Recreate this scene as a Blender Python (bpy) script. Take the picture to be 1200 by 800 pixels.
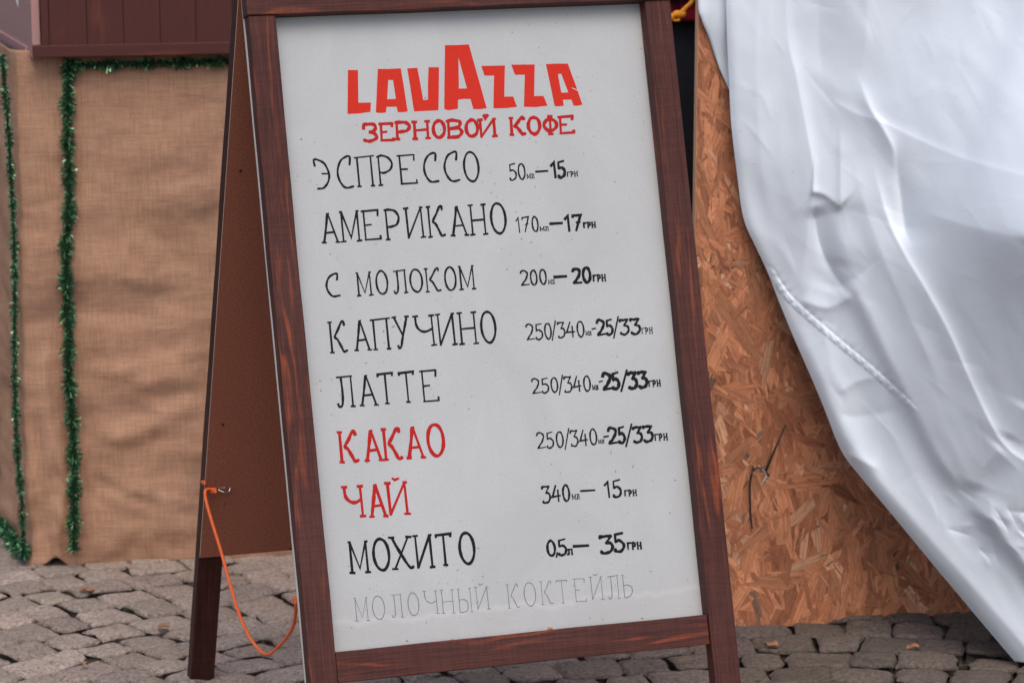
import bpy, bmesh, math, random
import numpy as np
from mathutils import Vector, noise
from mathutils.geometry import tessellate_polygon
random.seed(7); rng = np.random.default_rng(7)
S = bpy.context.scene; COL = S.collection
for o in list(bpy.data.objects): bpy.data.objects.remove(o)

# ------------------------------------------------------------------ camera
FPX, PITCH, ROLL, CH = 3843.0, math.radians(11.234), math.radians(-0.392), 1.732
fwd = Vector((0, math.cos(PITCH), -math.sin(PITCH))); rt0 = Vector((1, 0, 0)); up0 = rt0.cross(fwd)
RT = math.cos(ROLL)*rt0 + math.sin(ROLL)*up0; UP = -math.sin(ROLL)*rt0 + math.cos(ROLL)*up0
CAM = Vector((0, 0, CH))
cd = bpy.data.cameras.new('camera'); cam = bpy.data.objects.new('camera', cd); COL.objects.link(cam)
from mathutils import Matrix
m = Matrix((RT, UP, -fwd)).transposed().to_4x4(); m.translation = CAM; cam.matrix_world = m
cd.sensor_width = 36; cd.lens = FPX/1200*36; cd.clip_end = 500
cd.dof.use_dof = True; cd.dof.focus_distance = 4.92; cd.dof.aperture_fstop = 10
S.camera = cam

# ------------------------------------------------------------------ light
SUN_EL, SUN_AZ = math.radians(54), math.radians(173)      # azimuth clockwise from +Y: behind the camera, to the left
w = bpy.data.worlds.new('World'); S.world = w; w.use_nodes = True
nt = w.node_tree; bg = nt.nodes['Background']; sky = nt.nodes.new('ShaderNodeTexSky'); sky.sky_type = 'NISHITA'
sky.sun_disc = False; sky.sun_elevation = SUN_EL; sky.sun_rotation = SUN_AZ; sky.dust_density = 3; sky.air_density = 1.0; sky.ozone_density = 1.0
nt.links.new(sky.outputs[0], bg.inputs[0]); bg.inputs[1].default_value = 0.15
sl = bpy.data.lights.new('sun', 'SUN'); sl.energy = 1.15; sl.angle = math.radians(42); sl.color = (1, .97, .945)
so = bpy.data.objects.new('sun', sl); COL.objects.link(so)
sd = Vector((math.cos(SUN_EL)*math.sin(SUN_AZ), math.cos(SUN_EL)*math.cos(SUN_AZ), math.sin(SUN_EL)))
so.rotation_euler = (-sd).to_track_quat('-Z', 'Y').to_euler(); so.location = (0, 0, 6)
S.view_settings.view_transform = 'Standard'; S.view_settings.look = 'None'
S.view_settings.exposure = 0.27; S.view_settings.gamma = 1
S.render.resolution_x = 1024; S.render.resolution_y = 682

# ------------------------------------------------------------------ helpers
def ray(x, y):
    return fwd + RT*((x-600)/FPX) - UP*((y-400)/FPX)
def on(x, y, P0, n):
    v = ray(x, y); return CAM + v*((P0-CAM).dot(n)/v.dot(n))
def ground(x, y, z=0): return on(x, y, Vector((0, 0, z)), Vector((0, 0, 1)))
def s2l(*c):
    return tuple(((v/255)/12.92 if v/255 <= .04045 else ((v/255+.055)/1.055)**2.4) for v in c) + (1,)
def props(o, label=None, cat=None, group=None, kind=None):
    for k, v in (('label', label), ('category', cat), ('group', group), ('kind', kind)):
        if v: o[k] = v
    return o
def thing(name, loc, label, cat, group=None):
    o = bpy.data.objects.new(name, None); o.empty_display_size = .05; COL.objects.link(o); o.location = loc
    return props(o, label, cat, group)
def wloc(o):
    v = Vector(o.location)
    while o.parent: o = o.parent; v += Vector(o.location)
    return v
def mobj(name, V, F, mat, parent=None, smooth=False, gc=None, col=None, origin=None):
    """one mesh object from world coordinates"""
    V = np.asarray([tuple(v) for v in V] if not isinstance(V, np.ndarray) else V, float)
    if origin is None: origin = V.mean(0)
    origin = Vector(origin)
    me = bpy.data.meshes.new(name)
    if isinstance(F, np.ndarray):
        Vl = V-np.array(origin)
        me.vertices.add(len(Vl)); me.vertices.foreach_set('co', Vl.ravel())
        k = F.shape[1]; me.loops.add(F.size); me.loops.foreach_set('vertex_index', F.ravel())
        me.polygons.add(len(F)); me.polygons.foreach_set('loop_start', np.arange(len(F))*k)
        me.update(calc_edges=True)
    else:
        me.from_pydata([tuple(v) for v in (V-np.array(origin))], [], [list(f) for f in F])
    if gc is not None:
        a = me.attributes.new('gc', 'FLOAT_VECTOR', 'POINT'); a.data.foreach_set('vector', np.asarray(gc, float).ravel())
    if col is not None:
        c = np.asarray(col, float)
        if c.shape[1] == 3: c = np.hstack([c, np.ones((len(c), 1))])
        a = me.attributes.new('tint', 'FLOAT_COLOR', 'POINT'); a.data.foreach_set('color', c.ravel())
    if smooth: me.polygons.foreach_set('use_smooth', np.ones(len(me.polygons), bool))
    me.materials.append(mat); me.update()
    o = bpy.data.objects.new(name, me); COL.objects.link(o)
    if parent: o.parent = parent; o.location = origin-wloc(parent)
    else: o.location = origin
    return o
def board(name, P, ax, ay, az, lx, ly, lz, mat, parent, bev=.0015, seg=1, sub=0, wob=0):
    """box from corner P; ax = grain direction (unit), gc attribute = metres along the board"""
    bm = bmesh.new(); bmesh.ops.create_cube(bm, size=1)
    for v in bm.verts: v.co = Vector(((v.co.x+.5)*lx, (v.co.y+.5)*ly, (v.co.z+.5)*lz))
    if bev: bmesh.ops.bevel(bm, geom=list(bm.edges), offset=bev, segments=2, affect='EDGES', profile=.6)
    if sub:
        ed = [e for e in bm.edges if abs((e.verts[0].co-e.verts[1].co).x) > lx*.5]
        bmesh.ops.subdivide_edges(bm, edges=ed, cuts=sub, use_grid_fill=False)
        k = random.random()*50
        for v in bm.verts:
            v.co.y += wob*noise.noise(Vector((v.co.x*6+k, 0, 0))); v.co.z += wob*noise.noise(Vector((v.co.x*6+k, 9, 0)))
    off = Vector((random.random()*9, random.random()*9, random.random()*9))
    bm.verts.ensure_lookup_table()
    gc = [tuple(v.co+off) for v in bm.verts]
    V = [P+ax*v.co.x+ay*v.co.y+az*v.co.z for v in bm.verts]; F = [[v.index for v in f.verts] for f in bm.faces]
    if ax.cross(ay).dot(az) < 0: F = [f[::-1] for f in F]
    bm.free()
    return mobj(name, V, F, mat, parent, gc=gc)
def tube(pts, rad, n=8, cap=True):
    pts = [Vector(p) for p in pts]; V = []; F = []; up = None
    for i, p in enumerate(pts):
        t = (pts[min(i+1, len(pts)-1)]-pts[max(i-1, 0)]).normalized()
        if up is None: up = t.orthogonal().normalized()
        up = (up-t*up.dot(t)).normalized(); b = t.cross(up)
        r = rad[i] if isinstance(rad, (list, tuple)) else rad
        for k in range(n):
            a = 2*math.pi*k/n; V.append(p+(up*math.cos(a)+b*math.sin(a))*r)
    for i in range(len(pts)-1):
        for k in range(n): F.append([i*n+k, i*n+(k+1) % n, (i+1)*n+(k+1) % n, (i+1)*n+k])
    if cap: F.append(list(range(n))[::-1]); F.append([(len(pts)-1)*n+k for k in range(n)])
    return V, F
def merge(*parts):
    V = []; F = []
    for v, f in parts:
        b = len(V); V += list(v); F += [[i+b for i in q] for q in f]
    return V, F
def spline(P, n=8):
    P = [Vector(p) for p in P]; out = []
    for i in range(len(P)-1):
        a, b, c, d = P[max(i-1, 0)], P[i], P[i+1], P[min(i+2, len(P)-1)]
        for k in range(n):
            t = k/n
            out.append(.5*((2*b)+(c-a)*t+(2*a-5*b+4*c-d)*t*t+(-a+3*b-3*c+d)*t**3))
    out.append(P[-1]); return out

# ------------------------------------------------------------------ node materials
class NM:
    def __init__(s, name):
        s.m = bpy.data.materials.new(name); s.m.use_nodes = True; s.t = s.m.node_tree
        s.b = s.t.nodes['Principled BSDF']
    def n(s, typ, **k):
        x = s.t.nodes.new(typ)
        for a, v in k.items():
            if a.startswith('i_'): x.inputs[int(a[2:]) if a[2:].isdigit() else a[2:].replace('_', ' ')].default_value = v
            else: setattr(x, a, v)
        return x
    def l(s, a, b): s.t.links.new(a, b)
    def attr(s, nm): return s.n('ShaderNodeAttribute', attribute_name=nm)
    def mapping(s, src, scale, loc=(0, 0, 0)):
        x = s.n('ShaderNodeMapping'); x.inputs['Scale'].default_value = scale; x.inputs['Location'].default_value = loc
        s.l(src, x.inputs['Vector']); return x.outputs[0]
    def noise(s, vec, scale=1, detail=4, rough=.55, dist=0):
        x = s.n('ShaderNodeTexNoise'); x.inputs['Scale'].default_value = scale; x.inputs['Detail'].default_value = detail
        x.inputs['Roughness'].default_value = rough; x.inputs['Distortion'].default_value = dist; s.l(vec, x.inputs['Vector']); return x.outputs['Fac']
    def ramp(s, fac, stops, interp='LINEAR'):
        x = s.n('ShaderNodeValToRGB'); e = x.color_ramp.elements; x.color_ramp.interpolation = interp
        while len(e) < len(stops): e.new(.5)
        for q, (p, c) in zip(e, stops):
            q.position = p; q.color = c if len(c) == 4 else tuple(c)+(1,)
        s.l(fac, x.inputs[0]); return x.outputs[0]
    def mix(s, fac, a, b, typ='MIX'):
        x = s.n('ShaderNodeMix', data_type='RGBA', blend_type=typ)
        for sock, v in ((x.inputs[0], fac), (x.inputs[6], a), (x.inputs[7], b)):
            if hasattr(v, 'type') and hasattr(v, 'links'): s.l(v, sock)
            else: sock.default_value = v
        return x.outputs[2]
    def math(s, op, a, b=0, c=0):
        x = s.n('ShaderNodeMath', operation=op)
        for i, v in enumerate((a, b, c)):
            if hasattr(v, 'links'): s.l(v, x.inputs[i])
            else: x.inputs[i].default_value = v
        return x.outputs[0]
    def bump(s, h, strength=.3, dist=.001, prev=None):
        x = s.n('ShaderNodeBump'); x.inputs['Strength'].default_value = strength; x.inputs['Distance'].default_value = dist
        s.l(h, x.inputs['Height'])
        if prev: s.l(prev, x.inputs['Normal'])
        s.l(x.outputs[0], s.b.inputs['Normal']); return x.outputs[0]
    def base(s, c):
        if hasattr(c, 'links'): s.l(c, s.b.inputs['Base Color'])
        else: s.b.inputs['Base Color'].default_value = c
    def rough(s, v, spec=.5, metal=0):
        if hasattr(v, 'links'): s.l(v, s.b.inputs['Roughness'])
        else: s.b.inputs['Roughness'].default_value = v
        s.b.inputs['Specular IOR Level'].default_value = spec; s.b.inputs['Metallic'].default_value = metal

def stained_wood(name, dark, mid, streak, amt=.5, rough=.55, scuff=True):
    M = NM(name); g = M.attr('gc').outputs['Vector']
    # growth rings cut lengthwise: distorted bands across the board
    warp = M.noise(M.mapping(g, (2.2, 16, 16)), 1, 3, .5)
    sep = M.n('ShaderNodeSeparateXYZ'); M.l(g, sep.inputs[0])
    ph = M.math('ADD', M.math('MULTIPLY', sep.outputs[1], 330), M.math('MULTIPLY', warp, 46))
    ring = M.math('MULTIPLY_ADD', M.math('SINE', ph), .5, .5)
    fib = M.noise(M.mapping(g, (9, 300, 300)), 1, 5, .7)
    blot = M.noise(M.mapping(g, (4, 30, 30)), 1, 4, .6)
    c = M.ramp(fib, [(.3, dark), (.7, mid)])
    k = M.math('MULTIPLY', M.ramp(ring, [(.55, (0, 0, 0)), (.97, (1, 1, 1))]), M.ramp(blot, [(.5, (0, 0, 0)), (.66, (1, 1, 1))]))
    k = M.math('MULTIPLY', M.math('MULTIPLY', k, amt), M.ramp(fib, [(.25, (.35, .35, .35)), (.6, (1, 1, 1))]))
    c = M.mix(k, c, streak)
    big = M.noise(M.mapping(g, (2.2, 6, 6), (4, 4, 4)), 1, 3, .5)
    c = M.mix(M.ramp(big, [(.4, (.0, .0, .0)), (.75, (.5, .5, .5))]), c, M.mix(.35, c, (.15, .07, .06, 1)))
    if scuff:
        sp = M.noise(M.mapping(g, (90, 320, 320)), 1, 2, .5)
        c = M.mix(M.ramp(sp, [(.78, (0, 0, 0)), (.83, (.55, .55, .55))]), c, (.34, .22, .17, 1))
    M.base(c); M.rough(M.ramp(fib, [(.2, (rough-.12,)*3), (.8, (rough+.12,)*3)]), .13)
    saw = M.noise(M.mapping(g, (230, 14, 14)), 1, 2, .5)
    sw2 = M.ramp(saw, [(.42, (.6, .6, .6)), (.6, (1, 1, 1))])
    c = M.mix(.3, c, sw2, 'MULTIPLY'); M.base(c)
    h = M.math('ADD', M.math('MULTIPLY', fib, 1.0), M.math('MULTIPLY', saw, .45))
    M.bump(h, .7, .0012)
    return M.m
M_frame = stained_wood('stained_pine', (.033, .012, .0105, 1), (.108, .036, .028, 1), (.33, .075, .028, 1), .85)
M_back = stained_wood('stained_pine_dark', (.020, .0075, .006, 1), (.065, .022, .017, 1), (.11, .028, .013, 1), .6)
def painted_wood(name, a, b, worn):
    M = NM(name); g = M.attr('gc').outputs['Vector']
    fib = M.noise(M.mapping(g, (10, 220, 220)), 1, 4, .6); blot = M.noise(M.mapping(g, (3, 12, 12)), 1, 4, .6)
    c = M.mix(fib, a, b); c = M.mix(M.ramp(blot, [(.6, (0, 0, 0)), (.74, (.8, .8, .8))]), c, worn)
    M.base(c); M.rough(.55, .25); M.bump(fib, .3, .0006); return M.m
M_cab = painted_wood('brown_painted_plank', (.058, .016, .0135, 1), (.085, .026, .021, 1), (.17, .045, .026, 1))
M_cab2 = painted_wood('mauve_brown_paint', (.36, .20, .185, 1), (.40, .225, .21, 1), (.43, .25, .23, 1))
# melamine faced board
M = NM('white_hardboard'); g = M.attr('gc').outputs['Vector']
big = M.noise(M.mapping(g, (6, 4, 5)), 1, 6, .65, .8); fine = M.noise(M.mapping(g, (260, 260, 260)), 1, 3, .6)
c = M.ramp(big, [(.25, (.395, .398, .392)), (.75, (.465, .467, .463))])
c = M.mix(M.ramp(fine, [(.3, (.3, .3, .3)), (.55, (0, 0, 0))]), c, (.34, .34, .335, 1))
sp = M.noise(M.mapping(g, (170, 170, 170), (3, 1, 2)), 1, 1, .4)
dirt = M.noise(M.mapping(g, (9, 9, 9), (8, 1, 2)), 1, 3, .6)
c = M.mix(M.math('MULTIPLY', M.ramp(sp, [(.74, (0, 0, 0)), (.79, (1, 1, 1))]), M.ramp(dirt, [(.4, (0, 0, 0)), (.65, (1, 1, 1))])), c, (.14, .14, .13, 1))
# pale drip line near the foot of the board (gc.y = metres below the board's top)
sx = M.n('ShaderNodeSeparateXYZ'); M.l(g, sx.inputs[0])
wv = M.noise(M.mapping(g, (9, 0, 0), (2, 0, 0)), 1, 4, .6)
dd = M.math('ABSOLUTE', M.math('SUBTRACT', sx.outputs[1], M.math('MULTIPLY_ADD', wv, .06, .950)))
c = M.mix(M.ramp(dd, [(.0, (.3, .3, .3)), (.007, (0, 0, 0))]), c, (.60, .585, .57, 1))
low = M.ramp(sx.outputs[1], [(.93, (0, 0, 0)), (1.0, (.3, .3, .3))])
c = M.mix(M.math('MULTIPLY', low, dirt), c, (.36, .32, .27, 1))
M.base(c); M.rough(.42, .35); M.bump(fine, .05, .0003); M_white = M.m
M = NM('hardboard_brown'); g = M.attr('gc').outputs['Vector']
f1 = M.ramp(M.noise(M.mapping(g, (260, 260, 260)), 1, 5, .8), [(.35, (0, 0, 0)), (.65, (1, 1, 1))]); f2 = M.noise(M.mapping(g, (5, 5, 5)), 1, 4, .6)
c = M.mix(f1, (.19, .06, .034, 1), (.36, .13, .078, 1)); c = M.mix(M.math('MULTIPLY', f2, .5), c, (.2, .066, .042, 1))
sc = M.noise(M.mapping(g, (60, 190, 60), (5, 5, 5)), 1, 1, .4)
c = M.mix(M.ramp(sc, [(.8, (0, 0, 0)), (.84, (.6, .6, .6))]), c, (.35, .2, .13, 1))
M.base(c); M.rough(.6, .3); M.bump(f1, .25, .0006); M_hard = M.m
def plain(name, c, rough=.6, spec=.4, metal=0, var=.15, scale=60, bump=.15):
    M = NM(name); tc = M.n('ShaderNodeTexCoord').outputs['Object']
    f = M.noise(M.mapping(tc, (scale,)*3), 1, 4, .6)
    d = tuple(v*(1-var) for v in c[:3])+(1,); l = tuple(min(1, v*(1+var)) for v in c[:3])+(1,)
    M.base(M.mix(f, d, l)); M.rough(rough, spec, metal)
    if bump: M.bump(f, bump, .0006)
    return M.m
M_edge = plain('raw_board_edge', (.5, .36, .27, 1), .8, .2)
M_edge2 = plain('pale_board_edge', (.55, .5, .45, 1), .8, .2)
M_ink = plain('black_marker', (.008, .010, .011, 1), .6, .12, var=.25, scale=300, bump=0)
M_inkr = plain('red_marker', (.40, .014, .012, 1), .6, .12, var=.12, scale=260, bump=0)
M_logo = plain('red_paint', (.54, .026, .013, 1), .6, .12, var=.13, scale=230, bump=0)
M_pencil = plain('pencil_line', (.17, .17, .175, 1), .7, .2, var=.35, scale=500, bump=0)
M_cord = plain('orange_cord', (.78, .13, .03, 1), .55, .4, var=.18, scale=500, bump=.4)
M_steel = plain('steel', (.6, .58, .55, 1), .3, .5, 1, bump=0)
M_dark = plain('dark_iron', (.03, .028, .026, 1), .5, .4, .5)
M_black = plain('black_plastic', (.012, .012, .013, 1), .4, .5)

# ------------------------------------------------------------------ the menu board: frames of reference
PSI, LF, LB, PSB = map(math.radians, (18.402, 16.938, 21.894, 17.468))
LEN, W_, HP, TOP, GAP, FW, TH = 1.355, .693, .977, .056, .041, .043, .028
wd = Vector((math.cos(PSI), math.sin(PSI), 0)); nfh = Vector((math.sin(PSI), -math.cos(PSI), 0))
dn = Vector((0, 0, -math.cos(LF))) + nfh*math.sin(LF)
ZT = LEN*math.cos(LF); A0 = Vector((-.4061, 5.0455, ZT))
nf = wd.cross(dn); nf = nf if nf.dot(nfh) > 0 else -nf           # out of the front face
wb = Vector((math.cos(PSB), math.sin(PSB), 0)); nbh = Vector((math.sin(PSB), -math.cos(PSB), 0))
db = Vector((0, 0, -math.cos(LB))) - nbh*math.sin(LB); B0 = A0 - nfh*GAP
LENB = ZT/math.cos(LB)
nb = wb.cross(db); nb = nb if nb.dot(nbh) > 0 else -nb           # towards the front frame
base = A0+dn*LEN+wd*W_/2; base = Vector(((base.x+B0.x)/2, (base.y+B0.y+.5)/2, 0))
sign = thing('sandwich_board', base, 'white cafe menu board in a dark brown wooden A-frame standing on the cobbles', 'menu board')
TB = TOP+HP
T_ = TH
def fr(s, t, n=0): return A0+wd*s+dn*t+nf*n
# front frame: corner P, grain along dn or wd
for s0 in (0, W_-FW):
    o = board('stile', fr(s0, TOP-.002, -T_), dn, wd, nf, LEN-TOP+.002, FW, T_, M_frame, sign, .002, sub=24, wob=.0012)
board('top_rail', fr(-.002, -.012, -T_), wd, dn, nf, W_+.004, .066, T_+.004, M_frame, sign, .002, sub=12, wob=.001)
board('bottom_rail', fr(FW+.001, TB, -T_), wd, dn, nf, W_-2*FW-.002, .047, T_-.004, M_frame, sign, .002, sub=12, wob=.0012)
# recessed joint blocks behind: panel
PT = .004
def panel(name, O, ax, ay, n, lx, ly, lt, mat, emat, parent, flip=False):
    bm = bmesh.new(); bmesh.ops.create_cube(bm, size=1)
    for v in bm.verts: v.co = Vector(((v.co.x+.5)*lx, (v.co.y+.5)*ly, (v.co.z+.5)*lt))
    V = [O+ax*v.co.x+ay*v.co.y+n*v.co.z for v in bm.verts]; gc = [tuple(v.co) for v in bm.verts]
    F = [[v.index for v in f.verts] for f in bm.faces]
    if ax.cross(ay).dot(n) < 0: F = [f[::-1] for f in F]
    bm.free(); o = mobj(name, V, F, mat, parent, gc=gc); o.data.materials.append(emat)
    for p in o.data.polygons:
        if abs((o.data.vertices[p.vertices[0]].co-o.data.vertices[p.vertices[2]].co).dot(n)) > lt*.5: p.material_index = 1
    return o
menu = panel('menu_panel', fr(-.001, .012, -T_-.0005-PT), wd, dn, nf, W_+.002, TB+.046-.012, PT, M_white, M_edge2, sign)
props(menu, 'white board hand-lettered with drinks and prices')
# back frame
def bk(s, t, n=0): return B0+wb*s+db*t+nb*n
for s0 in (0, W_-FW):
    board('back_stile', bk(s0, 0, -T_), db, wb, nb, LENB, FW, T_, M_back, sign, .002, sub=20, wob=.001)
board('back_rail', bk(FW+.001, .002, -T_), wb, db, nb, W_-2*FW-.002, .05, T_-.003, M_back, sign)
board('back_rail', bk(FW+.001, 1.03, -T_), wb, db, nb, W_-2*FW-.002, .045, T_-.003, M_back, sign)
BPL = 1.106
hb = panel('back_panel', bk(.001, .02, .0005), wb, db, nb, W_-.002, BPL-.02, .004, M_hard, M_edge, sign)
props(hb, 'bare brown hardboard facing inward')
PB0 = bk(0, 0, .0047)
for (x, y) in ((282, 200), (261, 497), (247, 657), (340, 643), (264, 590)):
    c = on(x, y, PB0, nb)
    V, F = tube([c-nb*.001, c+nb*.0012], .0021 if y != 590 else .0011, 10)
    mobj('screw', V, F, M_dark, hb)
for s0 in (.1, W_-.16):
    V, F = tube([fr(s0, -.014, -T_/2-.01), fr(s0+.06, -.014, -T_/2-.01)], .005, 10)
    mobj('hinge', V, F, M_dark, sign)
# small scraps and drips stuck on the frame: knot plugs on the bottom rail
# hook in the back panel
hk = on(256, 571, PB0, nb); hd = (nb*.3+wb*.95).normalized()
V1 = tube(spline([hk, hk+wb*.008+db*-.003+nb*.006, hk+wb*.017+db*-.002+nb*.004, hk+wb*.02+nb*.0], 5), .0011, 6)
V2 = tube(spline([hk+db*.004, hk+wb*.008+db*.006+nb*.006, hk+wb*.018+db*.006+nb*.004, hk+wb*.02+nb*.0], 5), .0011, 6)
mobj('hook', *merge(V1, V2), M_steel, sign)

# ---- lettering, drawn in the plane of the panel
PP0 = fr(0, 0, -T_-.0005)
class Ink:
    def __init__(s): s.V = []; s.F = []; s.k = 0
    def pt(s, x, y, lift): return on(x, y, PP0+nf*lift, nf)
    def stroke(s, P, wpx, closed=False):
        P = [np.array(p, float) for p in P]
        if not closed:
            Q = [P[0]]
            for p in P[1:]:
                if np.hypot(*(p-Q[-1])) > .15: Q.append(p)
            P = Q
            if len(P) < 2: return
            a = (P[0]-P[1]); a /= np.hypot(*a); b = (P[-1]-P[-2]); b /= np.hypot(*b)
            P[0] = P[0]+a*wpx*.3; P[-1] = P[-1]+b*wpx*.3
        wpx = wpx*1.22+.25*(wpx > 1.25); s.k += 1; lift = .00025+.000004*(s.k % 60); n = len(P); b0 = len(s.V); ph = s.k*1.7
        for i in range(n):
            if closed: t0 = P[i]-P[i-1]; t1 = P[(i+1) % n]-P[i]
            else: t0 = P[i]-P[i-1] if i else P[1]-P[0]; t1 = P[i+1]-P[i] if i < n-1 else P[-1]-P[-2]
            t0 = t0/(np.hypot(*t0)+1e-9); t1 = t1/(np.hypot(*t1)+1e-9); t = t0+t1; l = np.hypot(*t)
            t = t/l if l > .2 else t1; nn = np.array([-t[1], t[0]]); sc = 1/max(.55, abs(nn @ np.array([-t0[1], t0[0]])))
            ww = wpx*.5*(1+.13*math.sin(i*.9+ph)+.07*math.sin(i*2.3+ph))*sc
            if not closed and i in (0, n-1): ww *= .8
            for q in (P[i]+nn*ww, P[i]-nn*ww): s.V.append(s.pt(q[0], q[1], lift))
        for i in range(n if closed else n-1):
            j = (i+1) % n; s.F.append([b0+2*i, b0+2*i+1, b0+2*j+1, b0+2*j])
    def poly(s, outer, holes=()):
        s.k += 1; lift = .00025+.000004*(s.k % 60)
        loops = [[Vector((x, y, 0)) for x, y in l] for l in (outer,)+tuple(holes)]
        flat = [p for l in loops for p in l]; b0 = len(s.V)
        s.V += [s.pt(p.x, p.y, lift) for p in flat]; s.F += [[b0+i for i in t] for t in tessellate_polygon(loops)]
    def out(s, name, mat, label=None):
        V = np.array([tuple(v) for v in s.V]); F = []
        for f in s.F:
            a, b, c = (Vector(V[f[i]]) for i in (0, 1, 2))
            F.append(f if (b-a).cross(c-a).dot(nf) > 0 else f[::-1])
        o = mobj(name, V, F, mat, menu)
        if label: o['label'] = label
        return o
def arc(cx, cy, rx, ry, a0, a1, n=16):
    return [(cx+rx*math.cos(math.radians(a0+(a1-a0)*i/n)), cy+ry*math.sin(math.radians(a0+(a1-a0)*i/n))) for i in range(n+1)]
def sf(x, y, w=.12): return [(x-w, y), (x+w, y)]       # foot or head serif
def cr(P): return [tuple(p)[:2] for p in spline([(a, b, 0) for a, b in P], 5)]
O_ = arc(.5, .5, .48, .5, 90, 450, 26)[:-1]
G = {
 'А': [cr([(.06, 0), (.3, .62), (.4, .98)]), [(.36, .97), (.5, .98)], [(.44, .98), (.93, 0)], [(.18, .33), (.78, .35)], sf(.06, 0), sf(.93, 0)],
 'М': [[(.09, 0), (.09, 1)], [(.09, 1), (.5, .12), (.9, 1)], [(.9, 1), (.9, 0)], sf(.09, 0), sf(.9, 0), sf(.07, 1, .06), sf(.92, 1, .06)],
 'Е': [[(.12, 0), (.12, 1)], [(.0, .98), (.93, .99)], [(.93, .99), (.9, .8)], [(.12, .5), (.5, .51)], [(.08, .01), (.97, .01)], [(.97, 0), (.96, .12)]],
 'Р': [[(.12, 0), (.12, 1)], cr([(.02, .97), (.35, 1.0), (.75, .93), (.97, .72), (.8, .5), (.4, .42), (.14, .44)]), sf(.12, 0, .13)],
 'И': [[(.1, 1), (.12, 0)], [(.12, 0), (.88, 1)], [(.88, 1), (.9, 0)], sf(.1, 1), sf(.9, 1, .07), sf(.9, 0)],
 'К': [[(.14, 0), (.14, 1)], sf(.14, 1, .1), sf(.14, 0, .1), cr([(.93, .88), (.9, 1.0), (.78, .98), (.58, .75), (.36, .52), (.5, .42), (.68, .18), (.8, .02), (1.0, .05)])],
 'Н': [[(.12, 0), (.12, 1)], [(.86, 0), (.86, 1)], [(.12, .48), (.86, .5)], sf(.12, 0), sf(.12, 1), sf(.86, 0), sf(.86, 1)],
 'О': [('c', O_)],
 'С': [cr([(.86, .72), (.92, .98), (.7, 1.0), (.35, .9), (.08, .6), (.1, .3), (.35, .05), (.65, -.01), (1, .02)])],
 'Э': [cr([(.08, .78), (.04, .98), (.3, .98), (.72, .85), (.97, .5), (.85, .2), (.5, .02), (.12, .0)]), [(.5, .5), (.97, .5)]],
 'П': [[(.14, 0), (.14, .97)], [(.84, 0), (.84, .97)], [(.0, .96), (1, .99)], sf(.14, 0, .09), sf(.84, 0, .09)],
 'Л': [cr([(.0, .1), (.06, 0), (.25, .06), (.32, .4), (.3, .97)]), [(.05, .96), (.95, .99)], [(.88, .98), (.88, 0)], sf(.88, 0, .12)],
 'Т': [[(.5, 0), (.5, .98)], [(.02, .9), (.03, .97), (.98, .99), (.96, .9)], sf(.5, 0, .12)],
 'У': [[(.08, 1), (.55, .42)], cr([(.92, 1), (.75, .7), (.52, .3), (.4, .05), (.25, 0), (.2, .08)]), sf(.08, 1), sf(.92, 1)],
 'Ч': [cr([(.06, 1), (.08, .7), (.25, .52), (.55, .47), (.85, .55)]), [(.85, 1), (.87, 0)], sf(.06, 1), sf(.85, 1), sf(.87, 0, .12)],
 'Х': [cr([(.08, 1), (.35, .6), (.8, .05), (1.0, .06)]), [(.85, 1), (.12, 0)], sf(.06, 1), sf(.88, 1), sf(.12, 0)],
 'Ы': [[(.08, 0), (.08, 1)], cr([(.08, .52), (.4, .55), (.66, .4), (.62, .1), (.35, 0), (.08, 0)]), [(.9, 0), (.9, 1)], sf(.9, 0, .07), sf(.9, 1, .07), sf(.08, 1, .07)],
 'Ь': [[(.1, 0), (.1, 1)], cr([(.1, .5), (.5, .56), (.95, .42), (.92, .18), (.55, .02), (.1, 0)]), sf(.1, 1)],
 'З': [cr([(.04, .72), (.06, .96), (.4, 1), (.85, .92), (.9, .68), (.6, .54), (.45, .52)]), cr([(.5, .52), (.8, .45), (.97, .22), (.75, .04), (.4, .0), (.1, .04), (.08, .1)])],
 'В': [[(.14, 0), (.14, 1)], cr([(.02, .97), (.5, 1), (.88, .9), (.82, .62), (.5, .54), (.14, .52)]), cr([(.3, .54), (.8, .5), (.98, .25), (.7, .03), (.06, 0)])],
 'Ф': [[(.5, 0), (.5, 1)], ('c', arc(.5, .52, .48, .33, 90, 450, 22)[:-1]), sf(.5, 1, .15), sf(.5, 0, .15)],
 '0': [('c', O_)],
 '1': [[(.0, .78), (.55, 1), (.6, 0)]],
 '2': [cr([(.04, .82), (.12, .97), (.5, 1), (.85, .85), (.75, .55), (.4, .25), (.05, .02)]), [(.05, .02), (1, .06)]],
 '3': [cr([(.0, .85), (.0, .98), (.4, .97), (.95, .99)]), [(.95, .99), (.45, .6)], cr([(.45, .6), (.85, .55), (.98, .3), (.7, .05), (.3, .0), (.02, .05), (.04, .14)])],
 '4': [[(.5, 1), (.0, .32), (.98, .36)], [(.72, .72), (.72, 0)]],
 '5': [[(.9, 1.02), (.1, .95)], [(.12, .95), (.1, .55)], cr([(.1, .55), (.5, .62), (.92, .42), (.85, .15), (.45, .0), (.02, .04), (.05, .15)])],
 '7': [[(.0, .85), (.02, .97), (.95, 1), (.3, 0)], [(.4, .5), (.8, .55)]],
 '/': [[(.0, 0), (1, 1)]], '-': [[(0, .5), (1, .5)]], ',': [[(.7, 1), (.1, 0)]],
}
G['Й'] = G['И']
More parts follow.
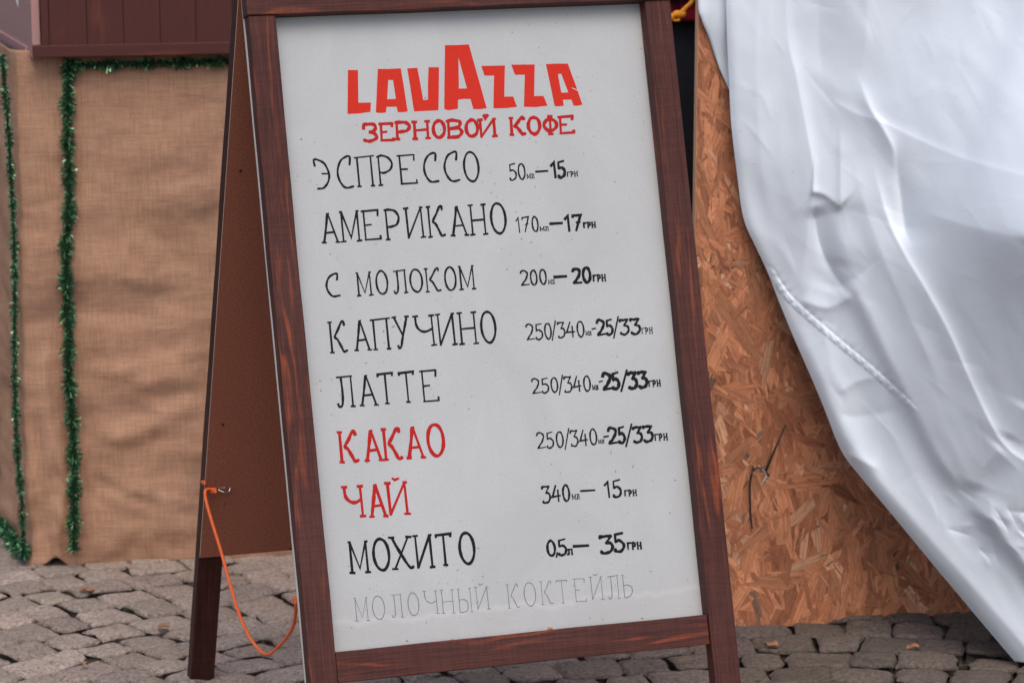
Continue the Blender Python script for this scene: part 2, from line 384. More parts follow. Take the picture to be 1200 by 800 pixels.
def put(ink, ch, x0, x1, yt, yb, wpx, lean=.095, slope=.055):
    h = yb-yt; wdt = max(x1-x0-lean*h, (x1-x0)*.45)
    for st in G[ch]:
        cl = st[0] == 'c' and isinstance(st, tuple)
        P = st[1] if cl else st
        q = [(x0+gx*wdt+lean*h*(1-gy), yb-gy*h-slope*(gx-.5)*wdt+.25*math.sin(gx*9+gy*7+x0)) for gx, gy in P]
        ink.stroke(q, wpx, cl)
def line(ink, ox, oy, sc, items, w=None, **k):
    for it in items:
        ch, x0, x1, yt, yb = it[:5]; ww = it[5] if len(it) > 5 else w
        if ch == 'мл': put(ink, 'М', ox+x0/sc, ox+(x0*.45+x1*.55)/sc, oy+yt/sc, oy+yb/sc, ww, **k); put(ink, 'Л', ox+(x0*.4+x1*.6)/sc, ox+x1/sc, oy+yt/sc, oy+yb/sc, ww, **k)
        elif ch == 'грн':
            d = (x1-x0)/3.0
            a, b = ox+x0/sc, d/sc
            h0, h1 = oy+yt/sc, oy+yb/sc
            ink.stroke([(a+b*.2, h1+.3), (a+b*.1, h0+1), (a+b*.8, h0+.6)], ww)
            put(ink, 'Р', a+b, a+b*1.75, h0+.3, h1, ww, **k); put(ink, 'Н', a+b*2, a+b*3, h0, h1-.4, ww, **k)
        elif ch == '—': ink.stroke([(ox+x0/sc, oy+(yt+2)/sc), (ox+x1/sc, oy+(yt-2)/sc)], ww)
        elif ch == 'br':
            ink.stroke([(ox+x0/sc, oy+yt/sc), (ox+(x0*.6+x1*.4)/sc, oy+yb/sc), (ox+x1/sc, oy+yt/sc)], ww)
        else: put(ink, ch, ox+x0/sc, ox+x1/sc, oy+yt/sc, oy+yb/sc, ww, **k)
# brand wordmark in solid red letters
ink = Ink()
def P8(l, ox=400): return [(ox+a/8, 45+b/8) for a, b in l]
for out, hl, ox in (
 ([(62,298),(155,298),(158,450),(160,605),(278,602),(272,690),(160,705),(58,710),(60,500)], None, 400),
 ([(342,288),(450,288),(558,283),(590,480),(622,685),(575,693),(530,692),(518,642),(425,642),(418,695),(370,701),(324,695),(333,480)], [(440,390),(485,392),(512,568),(430,572)], 400),
 ([(618,283),(712,277),(742,430),(768,580),(812,577),(812,420),(818,272),(916,272),(914,480),(910,675),(800,680),(682,686),(650,480)], None, 400),
 ([(972,66),(1090,64),(1195,58),(1280,360),(1363,655),(1300,665),(1238,663),(1212,570),(1150,568),(1095,575),(1092,662),(1000,675),(965,662),(967,400)], [(1098,180),(1178,470),(1102,472)], 400),
 ([(192,260),(300,258),(414,255),(410,400),(408,548),(492,546),(527,643),(420,655),(306,657),(308,500),(312,350),(222,350)], None, 540),
 ([(473,248),(693,246),(690,400),(688,542),(775,540),(813,632),(700,645),(592,642),(596,500),(600,342),(508,342)], None, 540),
 ([(798,243),(900,238),(1003,238),(1070,420),(1140,622),(1100,632),(1058,630),(1036,575),(958,575),(965,632),(920,638),(880,636),(840,440)], [(910,335),(942,333),(1008,508),(942,510)], 540)):
    ink.poly(P8(out, ox), (P8(hl, ox),) if hl else ())
ink.out('wordmark', M_logo, 'large red painted wordmark')
ink = Ink(); ink.k = 80; ink.stroke([(540+1042/8, 45+466/8), (540+1092/8, 45+488/8)], .9)
for v in range(len(ink.V)): ink.V[v] = ink.V[v]+nf*.0003
ink.out('scratch', M_edge2)
ink = Ink()
line(ink, 420, 125, 8.571, [('З',45,190,175,345),('Е',208,358,170,340),('Р',365,525,155,325),('Н',540,725,150,320),('О',745,872,143,310),('В',880,1045,138,308),('О',1075,1205,135,298)], 3.1, lean=.06)
line(ink, 550, 125, 8.571, [('Й',90,275,130,300),('br',145,185,85,113)], 3.1, lean=.06); ink.out('heading_word', M_inkr); ink = Ink()
line(ink, 550, 125, 8.571, [('К',395,565,112,280),('О',585,715,108,275),('Ф',742,885,100,275),('Е',892,1055,98,265)], 3.1, lean=.06)
ink.out('heading_word', M_inkr)
def menu_line(rows, prices, mat, mat2=None, label=None):
    ink = Ink()
    for r in rows: line(ink, *r[:4], **(r[4] if len(r) > 4 else {}))
    if mat2 is None:
        for r in prices: line(ink, *r)
    ink.out('menu_line', mat, label)
    if mat2:
        ink = Ink()
        for r in prices: line(ink, *r)
        ink.out('price_lettering', mat2)
a = (360, 160, 4.8); p = (580, 170, 4.444); e = (370, 300, 4.0); q = (600, 350, 4.0); u = (380, 480, 3.81); z = (600, 540, 4.0)
menu_line([(*a, [('Э',33,133,128,293),('С',158,262,115,287),('П',263,388,110,278),('Р',388,490,108,272),('Е',505,622,103,265),('С',645,742,96,255),('С',760,860,90,250),('О',873,973,87,253)], dict())],
 [(*p, [('5',72,115,98,182,1.4),('0',118,160,98,178,1.4),('мл',165,205,150,172,.9),('—',213,275,137,137,2.1),('1',290,328,92,170,2.8),('5',325,368,85,168,2.6),('грн',375,432,138,163,1.2)])], M_ink) if False else None
def L(org, items, w): return (*org, [it if len(it) > 5 else it+(w,) for it in items])
def row(name_items, org, w, price_items, porg, mat=M_ink, mat2=None, label=None):
    ink = Ink(); line(ink, *L(org, name_items, w))
    ink.out('menu_word', mat, label)
    nn = next(i for i, it in enumerate(price_items) if it[0] == '—')
    for grp in (price_items[:nn], price_items[nn:nn+1], price_items[nn+1:]):
        if grp: ink = Ink(); line(ink, *L(porg, grp, 1.4)); ink.out('price_figure' if grp[0][0] != '—' else 'dash', mat2 or M_ink)
row([('Э',33,133,128,293),('С',158,262,115,287),('П',263,388,110,278),('Р',388,490,108,272),('Е',505,622,103,265),('С',645,742,96,255),('С',760,860,90,250),('О',873,973,87,253)], a, 1.9,
 [('5',72,115,98,182),('0',118,160,98,178),('мл',165,205,150,172,.9),('—',213,275,137,137,2.1),('1',290,328,92,170,2.9),('5',325,368,85,168,2.7),('грн',375,432,138,163,1.2)], p)
row([('А',75,180,430,595),('М',180,305,422,588),('Е',303,418,415,580),('Р',430,528,410,578),('И',543,665,402,568),('К',665,778,395,563),('А',800,905,393,555),('Н',905,1018,385,550),('О',1025,1125,375,545)], a, 2.1,
 [('1',108,138,378,455),('7',140,183,375,452),('0',190,228,373,450),('мл',233,280,425,445,1),('—',287,350,408,408,2.8),('1',362,400,368,447,2.9),('7',403,455,365,443,2.8),('грн',460,525,402,430,1.6)], p)
ink = Ink(); line(ink, *L(e, [('С',42,115,85,188)], 1.9)); ink.out('menu_word', M_ink)
row([('М',187,268,78,184),('О',278,342,70,178),('Л',360,432,66,172),('О',437,505,62,168),('К',505,588,58,165),('О',600,662,52,160),('М',667,750,48,155)], e, 1.7,
 [('2',130,180,655,730,1.6),('0',182,222,652,728,1.5),('0',230,270,648,724,1.5),('мл',277,312,700,722,.8),('—',308,372,685,685,3),('2',402,452,645,720,2.8),('0',455,500,638,715,2.7),('грн',510,578,675,708,1.6)], p)
row([('К',53,150,308,450),('А',175,258,300,440),('П',255,358,292,435),('У',360,445,285,430),('Ч',460,568,280,418),('И',562,662,272,415),('Н',662,765,265,410),('О',768,850,260,405)], e, 2.1,
 [('2',63,107,120,192),('5',108,147,118,190),('0',150,187,115,188),('/',180,212,103,195),('3',213,250,110,182),('4',252,297,108,180),('0',302,340,106,178),('мл',345,372,152,170,.8),('—',375,393,140,140,1.4),('2',395,440,100,170,2.5),('5',440,475,98,168,2.3),('/',468,507,85,182,2),('3',505,550,97,167,2),('3',555,603,94,165,2.2),('грн',607,660,135,163,1.1)], q)
row([('Л',93,185,562,705),('А',200,290,557,698),('Т',287,372,548,690),('Т',387,470,542,683),('Е',487,580,535,680)], e, 2.1,
 [('2',90,135,375,443),('5',137,175,372,440),('0',180,217,370,437),('/',213,245,358,450),('3',243,283,365,437),('4',285,327,363,435),('0',333,370,362,432),('мл',376,405,405,425,1),('—',408,424,387,387,1.4),('2',422,470,350,425,3.2),('5',468,505,347,422,3),('/',503,547,335,432,2.8),('3',545,588,345,420,3),('3',592,635,342,415,3),('грн',640,697,382,410,1.5)], q)
row([('К',55,155,98,232),('А',175,260,90,225),('К',252,350,85,220),('А',362,448,76,213),('О',455,540,65,205)], u, 3.1,
 [('2',113,158,628,700),('5',160,198,625,698),('0',205,243,623,695),('/',240,275,608,705),('3',273,312,617,690),('4',315,357,615,687),('0',362,400,610,683),('мл',404,432,660,676,.8),('—',430,452,645,645,1.8),('2',448,497,605,678,2.7),('5',497,532,602,675,2.6),('/',525,570,588,690,2.4),('3',568,612,600,672,2.4),('3',615,662,596,668,2.5),('грн',668,730,632,662,1.5)], q, M_inkr, M_ink, 'red menu word')
row([('Ч',83,185,342,475),('А',195,280,332,475),('Й',272,382,325,465),('br',303,332,305,313,2.2)], u, 3.1,
 [('3',140,182,118,195,1.8),('4',185,230,115,190,1.7),('0',235,272,112,187,1.8),('мл',280,317,155,178,.9),('—',322,388,138,138,2),('1',432,468,98,170,2.2),('5',470,515,90,168,2.1),('грн',527,585,135,162,1.5)], z, M_inkr, M_ink, 'red menu word')
row([('М',105,205,588,725),('О',212,297,575,715),('Х',293,400,568,708),('И',397,492,560,702),('Т',495,577,553,692),('О',597,677,548,686)], u, 2.6,
 [('0',162,205,373,443,2.2),(',',206,217,430,450,2.2),('5',215,258,367,440,2.2),('Л',258,285,412,437,1.7),('—',288,358,397,397,2.9),('3',412,475,350,430,2.8),('5',477,530,340,423,2.7),('грн',540,608,380,412,1.8)], z)
ink = Ink()
line(ink, 405, 660, 6.667, [('М',62,188,265,445),('О',200,315,252,435),('Л',348,455,238,418),('О',478,582,228,405),('Ч',607,735,213,388),('Н',735,862,205,385),('Ы',870,998,195,378),('Й',1005,1130,183,355),('br',1038,1072,155,167)], .75); ink.out('pencil_word', M_pencil, 'faint pencilled word'); ink = Ink()
line(ink, 580, 660, 6.667, [('К',82,198,162,345),('О',218,328,147,330),('К',345,458,140,318),('Т',475,578,128,305),('Е',608,720,115,295),('Й',735,855,103,280),('br',765,800,82,92),('Л',875,980,93,272),('Ь',990,1080,88,262)], .75)
ink.out('pencil_word', M_pencil, 'faint pencilled word')
# specks and smears on the panel
ink = Ink()
for (x, y, l_) in ((742,545,3),(721,551,3),(716,528,4),(516,152,1.5),(790,562,5),(540,610,1),(500,728,1.2),(630,196,1),(412,735,1.5),(670,280,1),(785,600,2),(553,464,1),(550,478,3)):
    t = random.random()*3; ink.stroke([(x, y), (x+l_*math.cos(t)*.5, y+l_*math.sin(t))], .9)
ink.out('dirt_specks', M_pencil)['kind'] = 'stuff'

# ------------------------------------------------------------------ orange cord tying the two frames
k0 = on(247, 571, PB0, nb)+nb*.006
c_end = on(349, 704, fr(0, 0, -T_-.006-PT), nf)-nf*.012
def mid(x, y, k): # a point on the view line at the fraction k of the way from the back panel to the front one
    d0 = (k0-CAM).dot(fwd); d1 = (c_end-CAM).dot(fwd); v = ray(x, y); return CAM+v*((d0+(d1-d0)*k)/v.dot(fwd))
cord = thing('cord', k0, 'thin orange cord tied between the back panel and the front frame', 'cord')
pts = [k0+wb*.004, mid(241, 574, .02), mid(241.5, 586, .03), mid(248, 610, .06), mid(258, 642, .14), mid(268, 678, .22), mid(279, 715, .32), mid(292, 745, .44), mid(305, 762, .5), mid(313, 766, .56), mid(321, 762, .62), mid(337, 745, .76), mid(345, 728, .88), c_end]
mobj('cord_length', *tube(spline(pts, 6), .0027, 8), M_cord, cord, True)
def knot(c, r, n=3):
    pr = []
    for i in range(n):
        th = i*2.2; P = [c+Vector((math.cos(t+th)*r, math.sin(2*t+th)*r*.5, math.sin(t)*r*.8)) for t in np.linspace(0, 6.28, 14)]
        pr.append(tube(P, .0018, 6))
    return merge(*pr)
mobj('knot', *knot(k0+wb*.003+nb*.003, .0042, 4), M_cord, cord, True)
mobj('knot', *knot(on(238, 564, PB0, nb)+nb*.003, .0028, 2), M_cord, cord, True)
mobj('knot', *knot(mid(346, 702, .97), .0032, 3), M_cord, cord, True)

# ------------------------------------------------------------------ pavement of setts
M = NM('setts'); tc = M.n('ShaderNodeTexCoord').outputs['Object']; geo = M.n('ShaderNodeNewGeometry').outputs['Position']
ti = M.attr('tint').outputs['Color']
f1 = M.noise(M.mapping(geo, (28,)*3), 1, 6, .65); f2 = M.noise(M.mapping(geo, (150,)*3), 1, 5, .75)
c = M.mix(f1, M.mix(.45, ti, (.3, .28, .27, 1), 'MULTIPLY'), ti); c = M.mix(M.ramp(f2, [(.38, (1, 1, 1)), (.56, (0, 0, 0))]), c, M.mix(1, c, (.5, .47, .45, 1), 'MULTIPLY'))
c = M.mix(M.ramp(f2, [(.58, (0, 0, 0)), (.74, (.6, .6, .6))]), c, M.mix(1, c, (1.5, 1.5, 1.5, 1), 'MULTIPLY'))
M.base(c); M.rough(.8, .25); b1 = M.bump(f1, .8, .012); M.bump(f2, .9, .004, b1); M_sett = M.m
M = NM('joint_soil'); geo = M.n('ShaderNodeNewGeometry').outputs['Position']
f1 = M.noise(M.mapping(geo, (11,)*3), 1, 5, .6); f2 = M.noise(M.mapping(geo, (420,)*3), 1, 3, .7)
c = M.mix(f2, (.012, .010, .009, 1), (.05, .04, .032, 1)); c = M.mix(M.ramp(f1, [(.53, (0, 0, 0)), (.62, (1, 1, 1))]), c, M.mix(f2, (.09, .07, .055, 1), (.26, .21, .17, 1)))
M.base(c); M.rough(.9, .2); M.bump(f2, .6, .004); M_soil = M.m
def gz(x, y): return .004*noise.noise(Vector((x*1.7, y*1.7, 3)))
n = 60; gx = np.concatenate([[-60, -12, -5], np.linspace(-3, 3, n), [5, 12, 60]]); gy = np.concatenate([[-40, -8, 1], np.linspace(3, 9, n), [12, 25, 90]])
V = [(x, y, -.004) for y in gy for x in gx]; nx = len(gx)
F = [[j*nx+i, j*nx+i+1, (j+1)*nx+i+1, (j+1)*nx+i] for j in range(len(gy)-1) for i in range(nx-1)]
pave = props(mobj('pavement', V, F, M_soil, origin=(0, 6, 0)), kind='structure')
CX, CY = .50, 4.28
def stone(poly, tint, hh, key):
    """rounded, slightly domed sett from a quad (plan corners) -> verts, faces, cols"""
    N = 9; c = [np.array(p) for p in poly]; cen = sum(c)/4; V = []; tilt = (random.uniform(-.05, .05), random.uniform(-.05, .05))
    for j in range(N):
        for i in range(N):
            u = i/(N-1)*2-1; v = j/(N-1)*2-1; u = math.copysign(abs(u)**.6, u); v = math.copysign(abs(v)**.6, v)
            uu = u*math.sqrt(1-.10*v*v); vv = v*math.sqrt(1-.10*u*u); a, b = (uu+1)/2*1.06-.03, (vv+1)/2*1.06-.03
            p = c[0]*(1-a)*(1-b)+c[1]*a*(1-b)+c[2]*a*b+c[3]*(1-a)*b
            e = max(abs(u), abs(v)); r = math.hypot(u, v)
            w = .010*noise.noise(Vector((p[0]*34, p[1]*34, key)))
            if e > .99: p = p+np.array([w, noise.noise(Vector((p[0]*34, p[1]*34, key+9)))*.010])
            z = hh+.004+.0012*(1-r*r*.6)-(.006 if e > .99 else 0)+.0048*noise.noise(Vector((p[0]*22, p[1]*22, key)))+.002*noise.noise(Vector((p[0]*70, p[1]*70, key)))
            z += tilt[0]*(p[0]-cen[0])+tilt[1]*(p[1]-cen[1]); V.append((p[0], p[1], z))
    F = [[j*N+i, j*N+i+1, (j+1)*N+i+1, (j+1)*N+i] for j in range(N-1) for i in range(N-1)]
    rim = [i for i in range(N)]+[j*N+N-1 for j in range(1, N)]+[(N-1)*N+i for i in range(N-2, -1, -1)]+[j*N for j in range(N-2, 0, -1)]
    b0 = len(V)
    for k in rim: x, y, z = V[k]; V.append((cen[0]+(x-cen[0])*1.02, cen[1]+(y-cen[1])*1.02, -.006))
    for k in range(len(rim)): F.append([rim[k], b0+k, b0+(k+1) % len(rim), rim[(k+1) % len(rim)]][::-1])
    return V, F, [tint]*len(V)
def proj(P):
    v = Vector(P)-CAM; zz = v.dot(fwd); return 600+FPX*v.dot(RT)/zz, 400-FPX*v.dot(UP)/zz
vis = []; rest = []
r = .12; ring = 0
while r < 4.2:
    dr = random.uniform(.08, .1); w_ = .098; nst = int(2*math.pi*r/w_); a = random.random()
    angs = []; t = 0
    while t < 2*math.pi: angs.append(t+a); t += random.uniform(.078, .118)/r
    for i in range(len(angs)-1):
        a0, a1 = angs[i], angs[i+1]
        def pp(rr, aa):
            x = CX+rr*math.sin(aa); y = CY+rr*math.cos(aa)
            return (x+.018*noise.noise(Vector((x*3, y*3, 1)))+random.uniform(-.007, .007), y+.03*noise.noise(Vector((x*2.2, y*2.2, 5)))+random.uniform(-.007, .007))
        g = random.choice((random.uniform(.001, .003), random.uniform(.002, .0045), random.uniform(.003, .007))); ga = g/r
        Q = [pp(r+g, a0+ga), pp(r+g, a1-ga), pp(r+dr-g, a1-ga), pp(r+dr-g, a0+ga)]
        x, y = sum(q[0] for q in Q)/4, sum(q[1] for q in Q)/4
        if not (-2.6 < x < 2.6 and 3.2 < y < 8.4): continue
        px, py = proj((x, y, 0)); base_ = random.uniform(.78, 1.15)
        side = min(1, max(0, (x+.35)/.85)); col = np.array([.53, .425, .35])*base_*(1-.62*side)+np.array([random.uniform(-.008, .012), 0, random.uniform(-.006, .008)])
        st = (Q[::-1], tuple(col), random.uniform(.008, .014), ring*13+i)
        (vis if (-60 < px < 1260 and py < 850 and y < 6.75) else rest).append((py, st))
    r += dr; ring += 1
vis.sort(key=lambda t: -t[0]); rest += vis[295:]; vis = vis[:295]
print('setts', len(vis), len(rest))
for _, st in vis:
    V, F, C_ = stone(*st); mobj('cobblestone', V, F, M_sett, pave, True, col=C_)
V = []; F = []; C_ = []
for _, st in rest:
    v, f, cc = stone(*st); b = len(V); V += v; F += [[i+b for i in q] for q in f]; C_ += cc
mobj('cobblestone_field', V, F, M_sett, pave, True, col=C_)['kind'] = 'stuff'
# ------------------------------------------------------------------ OSB sheet on the right
G0 = Vector((.4110, 5.9064, 0)); G1 = Vector((.8721, 6.0101, 0)); od = (G1-G0).normalized(); on_ = Vector((od.y, -od.x, 0))  # towards the camera
zu = Vector((0, 0, 1))
# left edge, leaning a touch; found where the sheet's plane meets the view at (818, 15)
OL = on(816.5, 120, G0, on_); OLx = (OL-G0).dot(od); OW, OH, OT = 1.22, 1.25, .018
ou = (zu+od*.010).normalized(); od2 = (od - zu*.012).normalized()
OB = G0+od*(OLx-.010*OL.z)+zu*.006
M = NM('osb'); g = M.attr('gc').outputs['Vector']; ti = M.attr('tint').outputs['Color']
f1 = M.noise(M.mapping(g, (14, 330, 30)), 1, 5, .7); f2 = M.noise(M.mapping(g, (50, 110, 60)), 1, 5, .75)
c = M.mix(M.ramp(f1, [(.36, (.8, .8, .8)), (.6, (0, 0, 0))]), ti, M.mix(1, ti, (.5, .42, .38, 1), 'MULTIPLY'))
c = M.mix(M.ramp(f2, [(.53, (0, 0, 0)), (.68, (.8, .8, .8))]), c, M.mix(1, c, (.5, .4, .36, 1), 'MULTIPLY'))
M.base(c); M.rough(.62, .3); M.bump(f1, .5, .0007); M_osb = M.m
M_osbe = plain('osb_cut_edge', (.62, .37, .22, 1), .8, .2, var=.4, scale=240, bump=.8)
osb = thing('particle_board', OB+od*OW/2, 'upright orange-brown sheet of strand board standing behind the white tarpaulin', 'wood panel')
o = board('sheet', OB-on_*OT, od, ou, on_, OW, OH, OT, M_osbe, osb, .001)
def flakes(n, lmin, lmax, wmin, wmax, lay):
    V = []; F = []; GC = []; C_ = []
    pal = np.array([(.58, .23, .115), (.53, .20, .10), (.46, .165, .08), (.64, .31, .18), (.38, .13, .065), (.50, .185, .09), (.20, .105, .07)])
    pw = np.array([.28, .26, .17, .07, .08, .12, .02])
    for i in range(n):
        x, y = random.uniform(0, 1.15), random.uniform(0, OH); L_ = random.uniform(lmin, lmax)*random.uniform(.7, 1.2); w_ = random.uniform(wmin, wmax)
        a = random.gauss(math.pi/2+.15, .5) if random.random() < .72 else random.uniform(0, math.pi)
        ca, sa = math.cos(a), math.sin(a); z = random.uniform(.0002, lay); t1, t2 = random.uniform(-.0004, .0006), random.uniform(-.0003, .0003)
        s1, s2, s3, s4 = (random.uniform(-.5, .5)*w_*1.6 for _ in range(4)); tp = random.uniform(.35, 1)
        pts = [(-L_/2+s1, -w_/2*tp), (-L_*.1, -w_/2*1.05), (L_/2+s2, -w_/2*.8), (L_/2+s3*.7, 0+w_*.1), (L_/2+s4, w_/2*.8), (L_*.1, w_/2), (-L_/2-s1, w_/2*tp), (-L_/2+s2, 0)]
        q = [(x+p_*ca-r_*sa, y+p_*sa+r_*ca, z+t1*p_/L_*2+t2*r_/w_*2) for p_, r_ in pts]
        if any(k[0] < .0008 or k[0] > 1.2 or k[1] < .0015 or k[1] > OH-.002 for k in q):
            q = [(max(.0008, k[0]), min(max(.0015, k[1]), OH-.002), k[2]) for k in q]
            A = sum(q[k][0]*q[(k+1) % 8][1]-q[(k+1) % 8][0]*q[k][1] for k in range(8))/2
            if abs(A) < .2*L_*w_: continue
        b = len(V); col = pal[rng.choice(7, p=pw)]*random.uniform(.66, 1.28)*np.array((1, 1.07, 1.07)); of = (random.random()*50, random.random()*50, random.random()*50)
        for (X, Y, Z), (p_, r_) in zip(q, pts):
            V.append(OB+od*X+ou*Y+on_*Z); GC.append((p_+of[0], r_+of[1], of[2])); C_.append(col)
        F.append([b+k for k in range(8)])
        V.append(sum((V[b+k] for k in range(8)), Vector())/8); GC.append(of); C_.append(col)
        F[-1:] = [[b+8, b+k, b+(k+1) % 8] for k in range(8)]
    return V, F, GC, C_
V, F, GC, C_ = flakes(4000, .05, .16, .010, .032, .0016)
v2, f2_, g2, c2 = flakes(2600, .01, .045, .0015, .007, .0020); b = len(V); V += v2; F += [[i+b for i in q] for q in f2_]; GC += g2; C_ += c2
if (V[F[0][1]]-V[F[0][0]]).cross(V[F[0][2]]-V[F[0][0]]).dot(on_) < 0: F = [f[::-1] for f in F]
mobj('wood_strands', V, F, M_osb, osb, gc=GC, col=C_)['kind'] = 'stuff'
for k in (.25, 1.1): board('post', OB+od*k-on_*(OT+.046), zu, od, on_, 1.23, .045, .045, M_edge, osb)
# black tie poking out of the sheet
zt = thing('cable_tie', on(895, 552, OB, on_), 'black cable tie looped through the strand board', 'cable tie')
def ob(x, y, k=.004): return on(x, y, OB, on_)+on_*k
mobj('tie_tail', *tube(spline([ob(883, 546, 0), ob(879, 553, .012), ob(877, 566, .01), ob(878, 600, .008), ob(880, 618, .008)], 6), [.0018]*20+[.0016]*5, 6), M_black, zt, True)
mobj('tie_loop', *tube(spline([ob(880, 552, .006), ob(885, 546, .014), ob(893, 548, .014), ob(899, 556, .008), ob(901, 555, .002)], 5), .0014, 6), M_black, zt, True)
V, F = tube([ob(920, 497, .003), ob(908, 524, .004), ob(896, 551, .006)], [.0012, .002, .0022], 6); mobj('tie_strap', V, F, plain('weathered_black', (.035, .03, .027, 1), .7), zt, True)
mobj('twine', *tube(spline([ob(886, 543, .012), ob(892, 549, .016), ob(895, 556, .014), ob(889, 567, .012)], 5), [.0012]*10+[.0022]*3+[.0014]*3, 6), plain('pale_twine', (.42, .34, .3, 1), .8), zt, True)

# ------------------------------------------------------------------ white tarpaulin
def pdist(X, Y, P):
    P = np.array(P, float); best = np.full(X.shape, 1e9); sg = np.zeros(X.shape); uu = np.zeros(X.shape)
    ln = np.hypot(*(P[1:]-P[:-1]).T); cum = np.concatenate([[0], np.cumsum(ln)])/ln.sum()
    for i in range(len(P)-1):
        a, b = P[i], P[i+1]; d = b-a; L2 = d@d; t = np.clip(((X-a[0])*d[0]+(Y-a[1])*d[1])/L2, 0, 1)
        dx = X-a[0]-t*d[0]; dy = Y-a[1]-t*d[1]; D = np.hypot(dx, dy); c = d[0]*(Y-a[1])-d[1]*(X-a[0])
        k = D < best; best = np.where(k, D, best); sg = np.where(k, np.where(c >= 0, 1, -1), sg); uu = np.where(k, cum[i]+t*(cum[i+1]-cum[i]), uu)
    return best, sg, uu
def smooth_poly(P): return [tuple(p)[:2] for p in spline([(a, b, 0) for a, b in P], 6)]
def blur(R, r_, times):
    for _ in range(times):
        for ax_ in (0, 1):
            k_ = 2*r_+1; c_ = np.cumsum(np.insert(np.pad(R, [(r_, r_) if a == ax_ else (0, 0) for a in (0, 1)], 'edge'), 0, 0, ax_), ax_)
            R = (np.take(c_, range(k_, c_.shape[ax_]), ax_)-np.take(c_, range(0, c_.shape[ax_]-k_), ax_))/k_
    return R
def fold(X, Y, P, amp, wl, wr, t0=.12, t1=.12, sharp=2.0):
    """raised line; d>0 is the side on the left when the line is followed downwards"""
    D, sg, u = pdist(X, Y, smooth_poly(P)); w = np.where(sg > 0, wl, wr)
    w = w*1.15; e = np.sqrt(D*D+sharp*sharp*.5)-sharp*.707
    prof = np.exp(-(e/w)**1.12)
    tap = np.clip(u/max(t0, 1e-6), 0, 1)*np.clip((1-u)/max(t1, 1e-6), 0, 1) if (t0 or t1) else 1
    tap = tap*tap*(3-2*tap) if not isinstance(tap, int) else 1
    R = amp*prof*tap
    return blur(R, 6, 3) if max(wl, wr) > 60 else (blur(R, 5, 2) if max(wl, wr) > 40 else R)
EDGE = [(851, -110), (851, 0), (855, 95), (858, 150), (865, 205), (873, 257), (887, 290), (901, 320), (917, 363), (934, 407), (958, 465), (983, 526), (1008, 560), (1042, 601), (1080, 647), (1117, 691), (1160, 742), (1200, 789), (1262, 860), (1330, 930)]
EP = np.array(smooth_poly(EDGE))
NU, NV = 560, 640
ty = np.linspace(-105, 925, NV); xl = np.interp(ty, EP[:, 1], EP[:, 0]); uu_ = np.linspace(0, 1, NU)
X = xl[:, None]+(1500-xl[:, None])*(uu_[None, :]*.62+.38*uu_[None, :]**2.4); Y = np.repeat(ty[:, None], NU, 1)
H = np.zeros_like(X)
for args in (
 ([(920,-110),(921,30),(933,95),(950,190),(949,225),(944,285),(934,348)], 6.5, 34, 5, .0, .25),
 ([(890,-110),(885,60),(892,200),(915,300)], 4, 14, 16, .0, .3),
 ([(1018,-110),(1014,40),(1006,105)], 3.5, 22, 9, .0, .3),
 ([(962,-110),(962,40),(972,130)], -5, 20, 20, .0, .3),
 ([(987,135),(985,190),(983,252)], 5, 4, 16, .4, .2),
 ([(968,113),(1002,133),(1030,143),(1100,175),(1160,198),(1260,222),(1500,270)], 3.0, 26, 4, .06, 0),
 ([(1004,80),(1016,122),(1032,150),(1046,178),(1049,215)], 8, 7, 6, .4, .4),
 ([(1020,180),(1035,245),(1055,295),(1080,340),(1110,395),(1135,450),(1172,520),(1230,562),(1400,700)], 9, 32, 6, .14, 0),
 ([(1000,180),(1012,240),(1040,320),(1075,400),(1110,480)], 6, 14, 22, .2, .3),
 ([(1048,160),(1060,235),(1067,292)], -13, 9, 14, .6, .2),
 ([(1062,236),(1110,258),(1150,268),(1190,276),(1300,292),(1500,320)], 84, 56, 115, .3, 0),
 ([(1080,246),(1120,262),(1160,272),(1190,280)], 3, 10, 6, .2, .2),
 ([(1180,285),(1195,260),(1205,230)], 6, 10, 14, .2, .2),
 ([(946,224),(965,228),(987,245)], 7, 3, 14, .1, .15),
 ([(953,240),(965,290),(985,330),(998,345)], -13, 7, 15, .15, .15),
 ([(988,248),(980,300),(984,322),(1002,347),(1027,400),(1070,485),(1100,540),(1136,588)], 15, 5.5, 42, .12, .15),
 ([(934,348),(950,356),(972,359),(998,344)], 6, 6, 9, .15, .15),
 ([(1136,588),(1160,615),(1200,665),(1300,790)], 26, 8, 45, .05, 0),
 ([(905,330),(950,420),(985,505),(1050,590),(1120,668),(1200,760),(1300,880)], 30, 34, 50, .2, 0),
 ([(985,300),(970,345)], -5, 14, 12, .3, .3),
 ([(975,460),(1005,445),(1035,440)], 4, 6, 10, .2, .3),
 ([(975,480),(1005,487),(1060,478)], -3, 9, 9, .2, .3),
 ([(986,528),(1010,540),(1032,552)], 3.5, 5, 6, .2, .4),
 ([(1110,400),(1150,455),(1200,520)], 0, 5, 5),
 ([(1170,520),(1150,545),(1138,575)], 7, 12, 18, .15, .2),
 ([(1200,470),(1178,515)], 5, 10, 14, .2, .2),
 ([(1098,640),(1105,600),(1120,560)], 0, 8, 8),
):
    H += fold(X, Y, *args)
